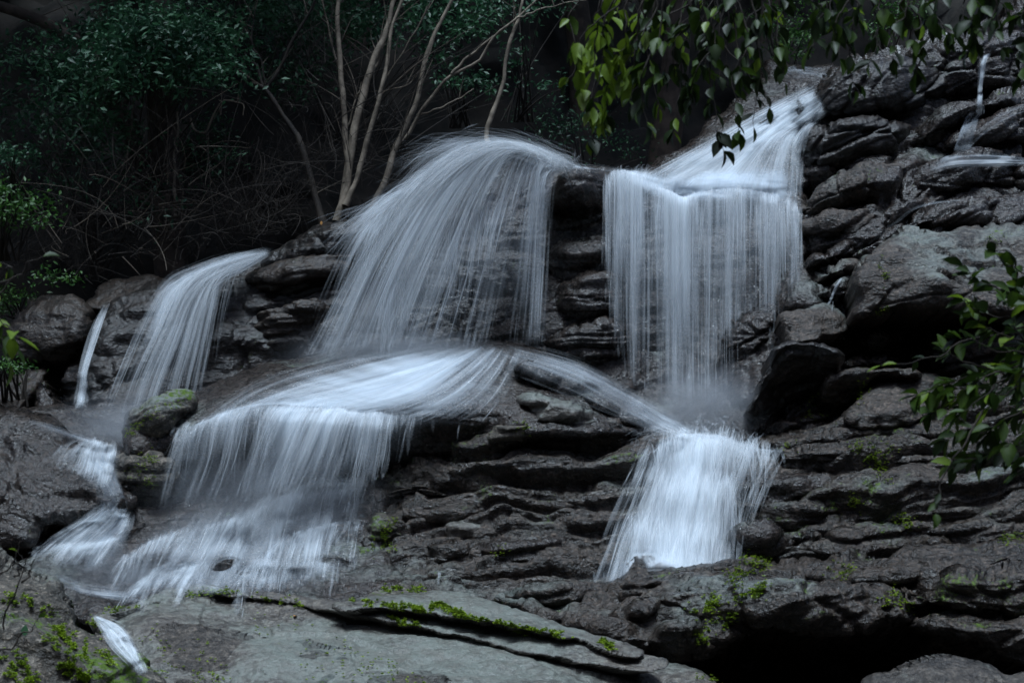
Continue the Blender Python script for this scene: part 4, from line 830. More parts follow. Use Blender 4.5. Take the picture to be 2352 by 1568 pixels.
f = Flow([([.2, .3, .4, .3], [(330, 1190), (290, 1260), (250, 1320), (200, 1360)]), ([.3, .5, .5, .4], [(430, 1170), (380, 1250), (330, 1320), (290, 1375)]), ([.4, .6, .6, .5], [(540, 1150), (500, 1230), (450, 1310), (400, 1375)]),
          ([.5, .6, .55, .5], [(640, 1130), (610, 1220), (580, 1300), (560, 1370)]), ([.5, .6, .5, .4], [(740, 1115), (720, 1210), (700, 1290), (680, 1365)]), ([.3, .3, .3, .2], [(850, 1110), (835, 1200), (815, 1290), (800, 1360)])], off=.05, nv=70)
f.sheet('veil', w, 90, 'water_veil', blurk=3, fade=(.15, .15, .1, .15), dm=.95); f.sheet('sheet', w, 90, 'water_film', blurk=4, jit=.03, seed=3, dm=.6, fade=(.2, .2, .1, .15))
for k, cr in enumerate([[(560, 1190), (620, 1160), (690, 1122), (760, 1108), (842, 1108)], [(285, 1290), (340, 1250), (430, 1221), (540, 1198), (572, 1206)], [(300, 1345), (380, 1312), (440, 1300), (492, 1294)], [(600, 1290), (650, 1245), (700, 1226), (760, 1214), (835, 1200)], [(548, 1350), (575, 1305), (640, 1290), (720, 1285)]]):
    tufts(w, [(x, y, float(zget(x, y))-.05) for x, y in cr], 26, (-55, -10), (-6, 14), (40, 110), 320+k, 16, dz=.15)
w = waterfall('short bright cascade in the gully at the left edge', 180, 1290, 'cascade')
f = Flow([([.2, .3, .1], [(170, 1008), (140, 1022), (118, 1050), (110, 1065)]), ([.6, .6, .4], [(205, 1006), (185, 1030), (170, 1058), (160, 1080)]), ([.9, .9, .6], [(235, 1008), (222, 1040), (215, 1075), (208, 1100)]), ([.8, .9, .6], [(268, 1015), (264, 1050), (256, 1085), (246, 1118)])], off=.07)
f.sheet('sheet', w, 40, 'water_fall', fade=(.2, .05, .1, .25)); f.strands('strands', w, 350, seed=30, spread=4)
f = Flow([([.3, .6, .6, .4], [(225, 1165), (165, 1205), (110, 1240), (68, 1275)]), ([.7, .9, .9, .6], [(255, 1162), (205, 1205), (150, 1245), (105, 1290)]), ([.9, .95, .8, .5], [(282, 1168), (250, 1210), (205, 1250), (165, 1300)]), ([.8, .9, .6, .3], [(302, 1180), (292, 1215), (270, 1245), (235, 1300)])], off=.07)
f.sheet('sheet', w, 50, 'water_fall', fade=(.15, .05, .1, .15)); f.sheet('sheet', w, 50, 'water_film', dm=.7, jit=.05, seed=9, fade=(.2, .1, .1, .2)); f.strands('strands', w, 500, seed=31, spread=4)
f = Flow([([.1, .3, .45, .5], [(60, 955), (130, 975), (190, 995), (250, 1015)]), ([.2, .4, .5, .5], [(60, 965), (120, 985), (180, 1005), (240, 1025)]), ([.0, .2, .3, .3], [(70, 985), (120, 1000), (170, 1015), (220, 1035)])], off=.08)
f.sheet('pool', w, 24, 'water_film', blurk=6, dm=.8, fade=(.3, .3, .1, .05)); f.sheet('veil', w, 24, 'water_veil', jit=.03, blurk=6, dm=1.2, fade=(.3, .3, .1, .05))
f = Flow([([.1, .3, .4, .5, .4], [(120, 1050), (170, 1085), (215, 1140), (170, 1200), (60, 1270)]), ([.4, .5, .5, .6, .6], [(190, 1030), (215, 1085), (245, 1140), (210, 1210), (120, 1290)]), ([.6, .6, .6, .7, .6], [(240, 1025), (250, 1090), (272, 1145), (250, 1215), (180, 1320)]), ([.3, .4, .5, .6, .5], [(272, 1030), (275, 1095), (296, 1160), (300, 1225), (270, 1340)])], off=.06, nv=60)
f.sheet('veil', w, 40, 'water_veil', blurk=4, dm=1.2, fade=(.25, .15, .1, .1))
f = Flow([([.4, .35, .3], [(262, 1110), (270, 1130), (290, 1165)]), ([.3, .3, .2], [(215, 1110), (230, 1140), (250, 1170)])], off=.05)
f.sheet('sheet', w, 16, 'water_film', blurk=4, fade=(.2, .2, .1, .1))

# --- small spouts and trickles
w = waterfall('little glassy spout running between the corner boulder and the pale slab', 325, 1540, 'spout')
f = Flow([([.7, .75, .8, .6], [(212, 1416), (232, 1440), (258, 1482), (300, 1522), (322, 1545)]), ([.9, .9, .9, .7], [(216, 1413), (250, 1438), (280, 1475), (308, 1515), (328, 1543)]), ([.7, .8, .8, .6], [(222, 1412), (278, 1436), (308, 1474), (322, 1510), (334, 1542)])], off=.11)
f.sheet('sheet', w, 24, 'water_fall', fade=(.1, .1, .03, .03)); f.strands('strands', w, 200, (.001, .003), seed=33, spread=3, lift=.02)
w = waterfall('thin white jet on the dark wall at the far upper right', 2250, 270, 'trickle')
f = Flow([([.9, .9, .7], [(2260, 128), (2252, 150), (2248, 200), (2243, 262)]), ([1., 1., .8], [(2274, 120), (2264, 145), (2257, 200), (2256, 262)])], off=.08)
f.sheet('sheet', w, 10, 'water_fall', fade=(.1, .1, .03, .1)); f.strands('strands', w, 60, seed=34, spread=3)
f = Flow([([.4, .4, .1], [(2225, 262), (2235, 255), (2270, 256)]), ([.5, .4, .1], [(2220, 272), (2200, 320), (2190, 345)]), ([.3, .3, .1], [(2250, 270), (2235, 330), (2230, 345)])], off=.04); f.sheet('veil', w, 14, 'water_veil', dm=1.6)
w = waterfall('shallow glistening film running over the stepped ledges at far right', 2250, 380, 'trickle')
f = Flow([([.5, .7, .7, .5], [(2120, 385), (2180, 352), (2260, 345), (2380, 360)]), ([.5, .8, .75, .6], [(2125, 395), (2190, 375), (2280, 372), (2380, 372)]), ([.1, .3, .3, .2], [(2120, 410), (2190, 392), (2280, 386), (2380, 384)])], off=.03)
f.sheet('sheet', w, 20, 'water_film', fade=(.2, .2, .1, .05))
f = Flow([([.2, .6, .5, .3], [(2440, 230), (2340, 245), (2240, 300), (2200, 350)]), ([.2, .5, .6, .3], [(2440, 250), (2340, 262), (2260, 310), (2220, 352)])], off=.03); f.sheet('sheet', w, 14, 'water_film', dm=.7)
f = Flow([([.3, .7, .6, .4], [(1990, 560), (2060, 503), (2130, 466), (2330, 448)]), ([.0, .2, .2, .1], [(2000, 572), (2070, 515), (2140, 476), (2330, 458)])], off=.03); f.sheet('sheet', w, 10, 'water_film')
w = waterfall('forked trickle beside the small blocky stone right of the big fall', 1905, 710, 'trickle')
f = Flow([([.7, .7], [(1932, 636), (1918, 655), (1908, 680), (1896, 708)]), ([.7, .7], [(1936, 638), (1924, 660), (1914, 684), (1902, 706)])], off=.04); f.sheet('sheet', w, 6, 'water_fall', fade=(.1, .1, .05, .1))
f = Flow([([.5, .5], [(1912, 690), (1910, 705), (1908, 722)]), ([.5, .5], [(1916, 690), (1914, 705), (1912, 722)])], off=.04); f.sheet('sheet', w, 4, 'water_fall')
for i, (px, py, qx, qy) in enumerate([(1650, 672, 1648, 780), (1695, 710, 1690, 770), (1722, 690, 1716, 745)]):
    f = Flow([([.5, .3], [(px, py), (px-2, (py+qy)/2), (qx, qy)]), ([.5, .3], [(px+7, py), (px+5, (py+qy)/2), (qx+5, qy)])], off=.06); f.sheet('sheet', w, 5, 'water_fall', fade=(.1, .1, .1, .3))
w = waterfall('tiny lone dribble dropping onto the back of the pale slab', 1010, 1345, 'trickle')
f = Flow([([.6, .6], [(1006, 1310), (1004, 1330), (1002, 1352)]), ([.6, .5], [(1014, 1310), (1011, 1330), (1008, 1350)])], off=.05); f.sheet('sheet', w, 6, 'water_fall', fade=(.1, .1, .05, .2))

# --- drifting spray where the falls strike
def mist_mat(name, dens):
    m, nt = newmat(name); b = NB(nt)
    tc = b.n('ShaderNodeTexCoord').outputs['Object']
    ln = b.n('ShaderNodeVectorMath', {0: tc}, operation='LENGTH').outputs['Value']
    f = b.mapr(ln, 0.05, 1.0, 1.0, 0.0)
    nz = b.mapr(b.noise(tc, 2.2, 3), 0.3, 0.75, 0.35, 1.3)
    d = b.math('MULTIPLY', b.math('MULTIPLY', f, f), b.math('MULTIPLY', nz, dens))
    v = b.n('ShaderNodeVolumePrincipled', {'Color': (0.86, 0.92, 1.0, 1), 'Density': d, 'Anisotropy': 0.2}).outputs[0]
    nt.links.new(v, b.n('ShaderNodeOutputMaterial').inputs['Volume']); MATS[name] = m
def mist(x, y, d, rx, ry, rz, dens, label):
    nm = 'mist_%d' % int(dens*10+x); mist_mat(nm, dens)
    import bmesh
    bm = bmesh.new(); bmesh.ops.create_icosphere(bm, subdivisions=3, radius=1.0); me = bpy.data.meshes.new('mist'); bm.to_mesh(me); bm.free(); me.materials.append(MATS[nm])
    o = link(bpy.data.objects.new('mist', me)); o.location = PX(x, y, d); o.scale = (rx, ry, rz); o['kind'] = 'stuff'; o['label'] = label; o['category'] = 'mist'
mist(1620, 930, 11.0, .75, .5, .5, 3.4, 'soft spray at the foot of the right fall')
mist(900, 815, 11.3, 1.2, .5, .34, 4.0, 'soft spray where the fan-shaped fall strikes the huge boulder')
mist(300, 985, 10.6, .9, .5, .4, 3.0, 'soft spray under the smaller left fall')
mist(600, 1150, 9.9, 1.2, .4, .55, 2.0, 'soft spray below the front edge of the huge boulder')
mist(300, 1320, 9.5, .9, .5, .3, 2.6, 'soft spray over the lower left pool')

# ================================================================== VEGETATION
def tube(path, radii, sides=7):
    P = np.asarray(path, float); n = len(P); T = np.gradient(P, axis=0); T /= np.linalg.norm(T, axis=1, keepdims=True)+1e-9
    A = np.cross(T, np.array([0.3, 1, 0.1])); A /= np.linalg.norm(A, axis=1, keepdims=True)+1e-9; B = np.cross(T, A)
    a = np.linspace(0, 2*np.pi, sides, endpoint=False)
    R = np.asarray(radii, float)[:, None, None]
    V = P[:, None]+R*(np.cos(a)[None, :, None]*A[:, None]+np.sin(a)[None, :, None]*B[:, None])
    ids = np.arange(n*sides).reshape(n, sides); nx = np.roll(ids, -1, 1)
    F = np.stack([ids[:-1], nx[:-1], nx[1:], ids[1:]], -1).reshape(-1, 4)
    return V.reshape(-1, 3), F
def tubes(list_):
    Vs, Fs, o = [], [], 0
    for V, F in list_: Vs.append(V); Fs.append(F+o); o += len(V)
    return np.vstack(Vs), np.vstack(Fs)
def pxpath(pts, d, n=24, wob=0.0, seed=0):
    p = catmull(np.array(pts, float), n); dd = np.interp(np.linspace(0, 1, n), np.linspace(0, 1, len(d)), d) if hasattr(d, '__len__') else np.full(n, d)
    q = PX(p[:, 0], p[:, 1], dd)
    if wob: q = q+wob*np.stack([fbm(np.c_[np.linspace(0, 5, n), np.full(n, seed+k*3.7), np.zeros(n)], 3) for k in range(3)], -1)
    return q
# leaf outlines
LEAF = np.array([(0, 0, 0), (-.16, .22, .03), (-.24, .48, .03), (-.15, .76, .0), (0, 1.0, -.10), (.15, .76, 0), (.24, .48, .03), (.16, .22, .03), (0, .35, -.03), (0, .7, -.05)], float)
LEAF_F = np.array([(0, 8, 1), (1, 8, 2), (2, 8, 9), (2, 9, 3), (3, 9, 4), (4, 9, 5), (5, 9, 6), (6, 9, 8), (6, 8, 7), (7, 8, 0)])
LEAFS = np.array([(0, 0, 0), (-.2, .45, .05), (0, 1, -.08), (.2, .45, .05), (0, .5, -.02)], float); LEAFS_F = np.array([(0, 4, 1), (1, 4, 2), (2, 4, 3), (3, 4, 0)])
def frames(d, roll):
    d = d/(np.linalg.norm(d, axis=-1, keepdims=True)+1e-9); up = np.array([0.02, 0.03, 1.0])
    x = np.cross(d, up); x /= np.linalg.norm(x, axis=-1, keepdims=True)+1e-9; z = np.cross(x, d)
    c, s = np.cos(roll)[:, None], np.sin(roll)[:, None]
    return np.stack([x*c+z*s, d, -x*s+z*c], -1)          # columns: side, along, normal
def leaf_mass(C, size, r, dirs=None, tpl=(LEAFS, LEAFS_F)):
    n = len(C); d = r.normal(0, 1, (n, 3))*np.array([1, 1, .6])+np.array([0, 0, -.35]) if dirs is None else dirs
    M = frames(d, r.uniform(-1.2, 1.2, n)); sz = (size[0]+(size[1]-size[0])*r.random(n))[:, None, None]
    V = C[:, None]+np.einsum('nij,kj->nki', M, tpl[0])*sz
    F = tpl[1][None]+(np.arange(n)*len(tpl[0]))[:, None, None]
    return V.reshape(-1, 3), F.reshape(-1, 3)
def clumps(ells, d, n_cl, per, spread, r, thick=0.8):
    """leaf positions: clumps spread unevenly through ellipses given in pixels at depth d"""
    out = []; area = np.array([e[2]*e[3] for e in ells], float); cnt = np.maximum(1, (n_cl*area/area.sum()).astype(int))
    for (x, y, rx, ry), c in zip(ells, cnt):
        a = r.uniform(0, 2*np.pi, c); q = np.sqrt(r.random(c)); dd = d+r.normal(0, thick/2, c)
        cc = PX(x+rx*q*np.cos(a), y+ry*q*np.sin(a), dd)
        for k in range(c):
            m = max(3, int(per*r.uniform(.3, 1.6))); out.append(cc[k]+r.normal(0, 1, (m, 3))*np.array([1, .8, .55])*spread*r.uniform(.5, 1.3))
    return np.vstack(out)

# ---- bare trees
def bare_tree(label, trunk, limbs, d, w, mat='bark', twigs=12, seed=0):
    """trunk and limbs as pixel polylines; w = trunk width in pixels at the base"""
    p = pxpath(trunk, d, 36, 0.02, seed); d0 = d[0] if hasattr(d, '__len__') else d
    r0 = w*MPP(d0)/2
    root = tag(empty('bare_tree', p[0]), label, 'tree', 'bare trees on the dark bank')
    rad = r0*np.linspace(1.15, 0.6, 36)*(1+.10*fbm(np.c_[np.linspace(0, 9, 36), np.full(36, seed), np.zeros(36)], 3)); rad[:4] *= np.linspace(1.35, 1, 4)
    V, F = tube(p, rad, 9); place('trunk', V, F, mat, root)
    paths = [p]
    for lp, lw in limbs:
        q = pxpath(lp, d[-1] if hasattr(d, '__len__') else d, 22, 0.02, seed+5); lr = lw*MPP(d0)/2
        V, F = tube(q, lr*np.linspace(1, .45, 22), 7); place('limb', V, F, mat, root); paths.append(q)
    r = np.random.default_rng(seed+40); L = []
    for k in range(twigs):
        q = paths[r.integers(len(paths))]; s = q[r.integers(6, len(q)-2)]
        dirv = np.array([r.normal(0, .5), r.normal(0, .25), r.uniform(.3, 1.0)]); ln = r.uniform(.25, .9); t = np.linspace(0, 1, 9)[:, None]
        bend = r.normal(0, .25, 3); L.append(tube(s+dirv*ln*t+bend*ln*t**2*.5, .006*np.linspace(1, .3, 9)*r.uniform(.6, 1.4), 4))
    if L: V, F = tubes(L); o = place('twigs', V, F, 'twig', root); o['kind'] = 'stuff'
bare_tree('broken leaning tree with a knobbly stump end, leftmost of the bare trees', [(741, 520), (722, 451), (696, 350), (680, 312), (642, 257), (606, 207), (575, 191)],
    [([(606, 207), (587, 156), (549, 122), (524, 66)], 9), ([(615, 215), (598, 150), (580, 90), (590, 20)], 6), ([(610, 205), (625, 184), (660, 115), (708, 35), (732, -10)], 11)], [13.3, 13.5], 15, 'twig_dark', 14, 1)
bare_tree('slim upright tree left of the pale leaning trunk', [(776, 508), (794, 417), (795, 295), (787, 191), (778, 69), (776, -20)], [([(794, 300), (812, 240), (830, 190)], 5), ([(790, 200), (765, 120), (745, 30), (735, -10)], 6)], [13.2, 13.6], 15, 'bark', 14, 2)
bare_tree('thickest pale leaning trunk of the clump above the rock', [(784, 498), (808, 347), (822, 262), (842, 191), (867, 122), (887, 59), (908, -12)], [([(845, 185), (870, 130), (872, 80)], 6)], [13.3, 13.9], 19, 'bark', 12, 3)
bare_tree('thin forked tree growing out of the same clump, behind the pale leaning trunk', [(796, 476), (828, 399), (846, 312), (863, 243), (880, 194), (891, 139), (900, 70), (930, -10)], [([(863, 243), (885, 210), (940, 190), (985, 140)], 4), ([(880, 190), (905, 150), (960, 60), (1000, 0)], 4)], [13.2, 13.5], 12, 'bark', 12, 4)
bare_tree('brown tree with a sweeping forked limb, right of the clump', [(858, 482), (884, 417), (901, 347), (929, 288), (957, 215), (974, 139), (999, 76), (1043, -10)],
    [([(908, 336), (932, 319), (957, 271), (985, 229), (1012, 191), (1044, 167), (1096, 142), (1117, 108), (1144, 76), (1190, 42), (1245, -8)], 10), ([(1040, 170), (1068, 135), (1117, 94), (1162, 63), (1195, 36)], 7), ([(960, 265), (1010, 245), (1060, 222), (1092, 204)], 5), ([(1190, 42), (1240, 20), (1350, 0)], 5)], [13.4, 13.8], 14, 'bark', 10, 5)
bare_tree('solitary slender trunk rising right behind the crest of the fan-shaped fall', [(1116, 335), (1120, 295), (1141, 226), (1158, 167), (1172, 97), (1193, 42), (1206, -10)], [([(1190, 48), (1180, 20), (1185, -10)], 4)], [13.6, 13.9], 11, 'bark', 4, 6)
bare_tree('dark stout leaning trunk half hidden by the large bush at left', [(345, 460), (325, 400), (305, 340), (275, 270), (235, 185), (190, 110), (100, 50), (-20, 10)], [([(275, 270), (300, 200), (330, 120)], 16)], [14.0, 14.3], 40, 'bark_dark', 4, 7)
bare_tree('dead mossy snag with a crossbar branch in the left brushwood', [(405, 500), (398, 440), (402, 380), (410, 315), (405, 250)], [([(365, 470), (400, 466), (430, 462), (462, 468)], 8), ([(372, 470), (370, 495), (366, 520)], 4), ([(400, 470), (415, 490), (420, 505)], 5), ([(438, 270), (445, 300), (470, 305), (490, 270), (520, 232), (560, 240), (562, 270)], 6), ([(505, 228), (510, 270)], 4)], [13.3, 13.3], 7, 'bark', 6, 8)

# ---- brushwood
def brush(name, label, ells, d, n, ln, mat, seed, wid=.004):
    r = np.random.default_rng(seed); L = []
    for k in range(n):
        x, y, rx, ry = ells[r.integers(len(ells))]; dd = d+r.normal(0, .25)
        s = PX(x+rx*r.uniform(-1, 1), y+ry*r.uniform(-1, 1), dd); dv = np.array([r.normal(0.15, .6), r.normal(0, .3), r.normal(.55, .5)]); t = np.linspace(0, 1, 8)[:, None]; l = r.uniform(*ln)
        L.append(tube(s+dv*l*t+r.normal(0, .5, 3)*l*t*t, wid*r.uniform(.5, 1.6)*np.linspace(1, .35, 8), 4))
    V, F = tubes(L); return tag(place(name, V, F, mat), label, 'brushwood', kind='stuff')
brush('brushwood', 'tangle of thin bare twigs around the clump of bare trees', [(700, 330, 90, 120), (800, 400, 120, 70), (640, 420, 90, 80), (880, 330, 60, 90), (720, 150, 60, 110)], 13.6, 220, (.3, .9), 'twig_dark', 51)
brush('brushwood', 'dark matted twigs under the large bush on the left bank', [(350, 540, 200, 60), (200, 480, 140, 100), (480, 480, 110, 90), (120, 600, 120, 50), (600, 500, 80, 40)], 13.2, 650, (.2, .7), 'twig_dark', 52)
brush('brushwood', 'a few long pale dry stems on the left bank', [(330, 480, 140, 80), (420, 390, 70, 60), (250, 560, 120, 40)], 12.9, 60, (.3, .8), 'twig', 53)

# ---- bushes and background leaves
def bush(label, ells, d, ncl, per, spread, size, mat, seed, stem=None, thick=.8, name='bush', group=None):
    r = np.random.default_rng(seed); C = clumps(ells, d, ncl, per, spread, r, thick)
    b = C[np.argmin(C[:, 2])].copy(); root = tag(empty(name, b), label, 'bush', group)
    V, F = leaf_mass(C, size, r); o = place('foliage', V, F, mat, root, smooth=False); o['kind'] = 'stuff'
    L = []
    cen = C.mean(0)
    for k in range(14):
        e = C[r.integers(len(C))]; t = np.linspace(0, 1, 8)[:, None]; s0 = np.array([cen[0]+r.normal(0, .1), cen[1]+.2, C[:, 2].min()-.2])
        L.append(tube(s0+(e-s0)*t+np.array([0, 0, .3])*t*(1-t), .012*np.linspace(1, .25, 8), 5))
    V, F = tubes(L); place('stem', V, F, 'twig_dark', root); return root
bush('large dark green bush spreading across the upper left', [(330, 120, 140, 80), (230, 170, 120, 60), (450, 130, 100, 80), (200, 220, 70, 50), (290, 60, 90, 50), (420, 40, 120, 40), (250, 310, 60, 40)], 13.4, 300, 36, .16, (.03, .10), 'leaf_far', 61)
bush('dim leaves hanging behind the bare trees along the top edge', [(600, 50, 120, 60), (760, 60, 90, 70), (930, 40, 110, 60), (1080, 40, 80, 40), (660, 170, 60, 50)], 14.7, 190, 30, .17, (.03, .10), 'leaf_far', 62)
bush('soft dim foliage on the far left bank below the large bush', [(90, 130, 90, 60), (60, 260, 90, 50), (160, 330, 80, 50), (330, 420, 80, 60), (470, 330, 60, 70), (120, 420, 60, 40)], 13.7, 130, 26, .15, (.025, .09), 'leaf_far', 72)
bush('sprays of blue-green leaves between the sweeping limb and the slender trunk', [(1060, 175, 70, 22), (1010, 125, 40, 30), (1110, 190, 50, 16)], 14.6, 30, 20, .11, (.05, .08), 'leaf_far', 63)
bush('small leafy sprig right of the slender trunk', [(1235, 195, 50, 24), (1190, 140, 26, 40), (1265, 15, 40, 20), (1160, 15, 60, 25)], 14.4, 26, 18, .11, (.05, .08), 'leaf_far', 64)
bush('bright green low bush at the left edge of the picture', [(20, 470, 75, 42), (-40, 440, 60, 50), (85, 500, 30, 18)], 12.3, 46, 30, .09, (.04, .07), 'leaf_shrub', 65)
bush('small leafy bush above the bright green one at left edge', [(30, 360, 48, 26), (-20, 350, 40, 30)], 12.5, 18, 24, .08, (.04, .065), 'leaf_far', 66)
bush('low fern-like greenery beside the dark round boulder', [(30, 665, 50, 22), (5, 700, 30, 20), (120, 630, 60, 14)], 12.4, 26, 20, .07, (.03, .06), 'leaf_shrub', 67)
bush('ground plants under the left edge sprig', [(20, 840, 70, 14)], 11.3, 12, 18, .06, (.03, .05), 'leaf_shrub', 68)
bush('dim scrub on the slope between trunk and chute', [(1330, 300, 70, 50), (1240, 270, 60, 40), (1420, 330, 80, 30)], 14.9, 40, 20, .14, (.03, .06), 'leaf_far', 69)
bush('greenery at the head of the chute, against the far bank', [(1830, 100, 40, 40), (1800, 40, 60, 60), (1780, 130, 40, 20)], 15.6, 34, 22, .12, (.04, .07), 'leaf_shrub', 70)
bush('light green tuft above the right-hand wall, behind hanging leaves', [(2080, 25, 50, 30), (2010, 70, 30, 20)], 14.6, 20, 24, .10, (.03, .06), 'leaf_shrub', 71)

# ---- trees added with unseen crowns above the frame, to shade the slope
def added_shade_tree(label, x, y, zb, zc, rx, ry, rz, n, seed):
    r = np.random.default_rng(seed); root = tag(empty('added_shade_tree', (x, y, zb)), label, 'tree', 'tall trees shading the bank')
    t = np.linspace(0, 1, 14); p = np.c_[x+.25*np.sin(t*3+seed), y+.2*np.cos(t*2.4), zb+(zc-zb)*t]
    V, F = tube(p, .17*np.linspace(1.1, .5, 14), 9); place('trunk', V, F, 'bark_dark', root)
    c = r.normal(0, 1, (n//30, 3)); c = c/np.linalg.norm(c, axis=1, keepdims=True)*r.random((len(c), 1))**.45*np.array([rx, ry, rz])+np.array([x, y, zc])
    C = np.vstack([q+r.normal(0, .28, (30, 3)) for q in c]); V, F = leaf_mass(C, (.10, .2), r); o = place('crown', V, F, 'leaf_far', root, smooth=False); o['kind'] = 'stuff'
for i, (x, y, zb, zc, rx) in enumerate([(-7.2, 14.6, 3.0, 8.6, 2.2), (-4.6, 15.2, 3.8, 8.8, 2.2), (-2.0, 15.6, 4.2, 9.0, 2.2), (0.6, 16.2, 4.6, 9.3, 2.2), (-5.9, 12.9, 1.5, 8.4, 1.8), (-3.2, 13.6, 2.0, 8.6, 1.9), (-8.6, 12.2, 1.0, 8.0, 2.0), (3.2, 17.2, 5.2, 9.8, 2.2), (1.6, 15.2, 4.0, 8.9, 1.7)]):
    added_shade_tree(['tree whose crown is off the top left corner', 'tree behind the large bush, crown above the frame', 'tree behind the bare clump, crown above the frame', 'tree behind the slender trunk, crown above the frame', 'tree on the left bank in front of the large bush, crown above the frame', 'tree between bush and bare clump, crown above the frame', 'tree left of the picture edge, crown above the frame', 'tree behind the head of the chute, crown above the frame', 'tree behind the yellow-green spray, crown above the frame'][i], x, y, zb, zc, rx, 1.7, 1.7, 5200, 80+i)

# ---- near branches hanging into the picture; every leaf its own part
def leaf_meshes(mat):
    out = []
    for k in range(4):
        V = LEAF.copy(); V[:, 0] *= [1.15, .9, 1.3, 1.05][k]; V[:, 2] += [-.10, .06, -.2, .0][k]*V[:, 1]**2; V[:, 2] += [.25, .1, .35, .5][k]*np.abs(V[:, 0])
        out.append(mesh_np('leaf', V, LEAF_F, mat))
    return out
LM = {m: leaf_meshes(m) for m in ('leaf_near', 'leaf_lit_yellow', 'leaf_shaded')}
def branch(label, stems, per, d, size, seed, yellow=lambda x, y: 0.1, maxn=300, group='branches hanging into the view', rad=.0035):  # yellow: chance that a leaf takes the painted-lit colour
    r = np.random.default_rng(seed); T = []; cand = []
    for st in stems:
        dd = d+r.normal(0, .18); p = pxpath(st, dd, 20, .015, r.integers(1000)); T.append(tube(p, rad*np.linspace(1.2, .3, 20), 5))
        tan = np.gradient(p, axis=0); n = max(3, int(per*np.linalg.norm(p[-1]-p[0])))
        for k in range(n):
            t = 19*(1-r.random()**1.4*.85); i = int(min(t, 18)); pos = p[i]+(p[i+1]-p[i])*(t-i)
            tg = tan[i]/np.linalg.norm(tan[i]); sd = np.cross(tg, r.normal(0, 1, 3)); sd /= np.linalg.norm(sd)
            dv = tg*r.uniform(.2, 1)+sd*r.uniform(.4, 1.0)+np.array([0, 0, -.35]); cand.append((pos, dv))
        cand.append((p[-1], tan[-1]/np.linalg.norm(tan[-1])+np.array([0, 0, -.2])))
    r.shuffle(cand) if False else None
    idx = r.permutation(len(cand))[:maxn]
    base = np.vstack([t[0] for t in T]).mean(0); root = tag(empty('leafy_branch', base), label, 'branch', group)
    for V, F in T: place('stem', V, F, 'twig_dark', root)
    for j in idx:
        pos, dv = cand[j]; M = frames(np.array([dv]), np.array([r.uniform(-.9, .9)]))[0]; s = r.uniform(*size)
        px, py = UNPX(np.array(pos)); m = 'leaf_lit_yellow' if r.random() < yellow(px, py) else ('leaf_shaded' if r.random() < (.55 if py < 400 else .25) else 'leaf_near')
        o = bpy.data.objects.new('leaf', LM[m][r.integers(4)]); link(o); o.parent = root
        mw = Matrix([[M[a][b]*s for b in range(3)]+[pos[a]-base[a]] for a in range(3)]+[[0, 0, 0, 1]]); o.matrix_local = mw
def stems_to(tips, src, r, bend=30):
    out = []
    for x, y in tips:
        sx, sy = src(x, y, r); out.append([(sx, sy), ((sx*.6+x*.4)+r.normal(0, bend), sy*.6+y*.4), ((sx*.25+x*.75)+r.normal(0, bend*.4), sy*.3+y*.7), (x, y)])
    return out
r0 = np.random.default_rng(5)
A1 = [(1312, 190), (1325, 120), (1345, 212), (1352, 318), (1392, 285), (1375, 60), (1420, 130), (1345, 160), (1400, 215), (1440, 240), (1420, 30), (1365, 255), (1450, 70), (1430, 180), (1390, 100)]
A2 = [(1480, 290), (1545, 315), (1560, 190), (1500, 200), (1480, 110), (1560, 90), (1590, 265), (1530, 40), (1610, 30), (1600, 140), (1510, 250), (1470, 30), (1570, 230), (1630, 180)]
A3 = [(1652, 352), (1692, 305), (1738, 285), (1755, 240), (1795, 185), (1700, 200), (1640, 100), (1720, 110), (1790, 130), (1760, 40), (1690, 30), (1640, 240), (1800, 70), (1680, 160), (1740, 160)]
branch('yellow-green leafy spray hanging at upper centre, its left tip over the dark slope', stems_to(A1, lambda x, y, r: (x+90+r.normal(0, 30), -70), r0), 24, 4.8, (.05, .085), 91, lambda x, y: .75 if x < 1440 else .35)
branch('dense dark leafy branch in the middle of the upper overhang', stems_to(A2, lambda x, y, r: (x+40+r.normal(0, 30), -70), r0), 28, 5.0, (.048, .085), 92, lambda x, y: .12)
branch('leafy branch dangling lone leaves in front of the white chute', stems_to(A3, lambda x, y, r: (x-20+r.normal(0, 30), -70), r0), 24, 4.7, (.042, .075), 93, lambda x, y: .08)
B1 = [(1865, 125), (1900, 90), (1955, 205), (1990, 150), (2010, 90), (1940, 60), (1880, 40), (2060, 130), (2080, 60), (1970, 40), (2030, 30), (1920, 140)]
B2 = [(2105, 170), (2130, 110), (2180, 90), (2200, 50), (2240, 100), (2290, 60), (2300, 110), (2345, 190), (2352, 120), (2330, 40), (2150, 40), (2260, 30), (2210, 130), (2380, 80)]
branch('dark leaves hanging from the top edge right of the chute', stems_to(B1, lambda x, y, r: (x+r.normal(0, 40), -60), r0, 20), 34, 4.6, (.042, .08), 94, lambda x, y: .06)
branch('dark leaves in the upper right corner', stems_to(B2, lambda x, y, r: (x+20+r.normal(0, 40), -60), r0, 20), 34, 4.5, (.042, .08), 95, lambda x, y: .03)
C1 = [(2195, 610), (2260, 590), (2180, 690), (2165, 770), (2200, 720), (2270, 700), (2300, 640), (2240, 850), (2330, 760), (2140, 800), (2290, 810), (2330, 690)]
C2 = [(2085, 915), (2110, 955), (2145, 1020), (2150, 1080), (2200, 1060), (2230, 1000), (2280, 1030), (2320, 1090), (2180, 890), (2130, 900), (2300, 900), (2330, 960), (2250, 930), (2170, 960), (2340, 1030)]
branch('leafy branch reaching in from the right edge across the massive block', stems_to([(x+28, y) for x, y in C1], lambda x, y, r: (2430, y+90+r.normal(0, 30)), r0, 12), 44, 4.6, (.045, .085), 96, lambda x, y: .14, 290)
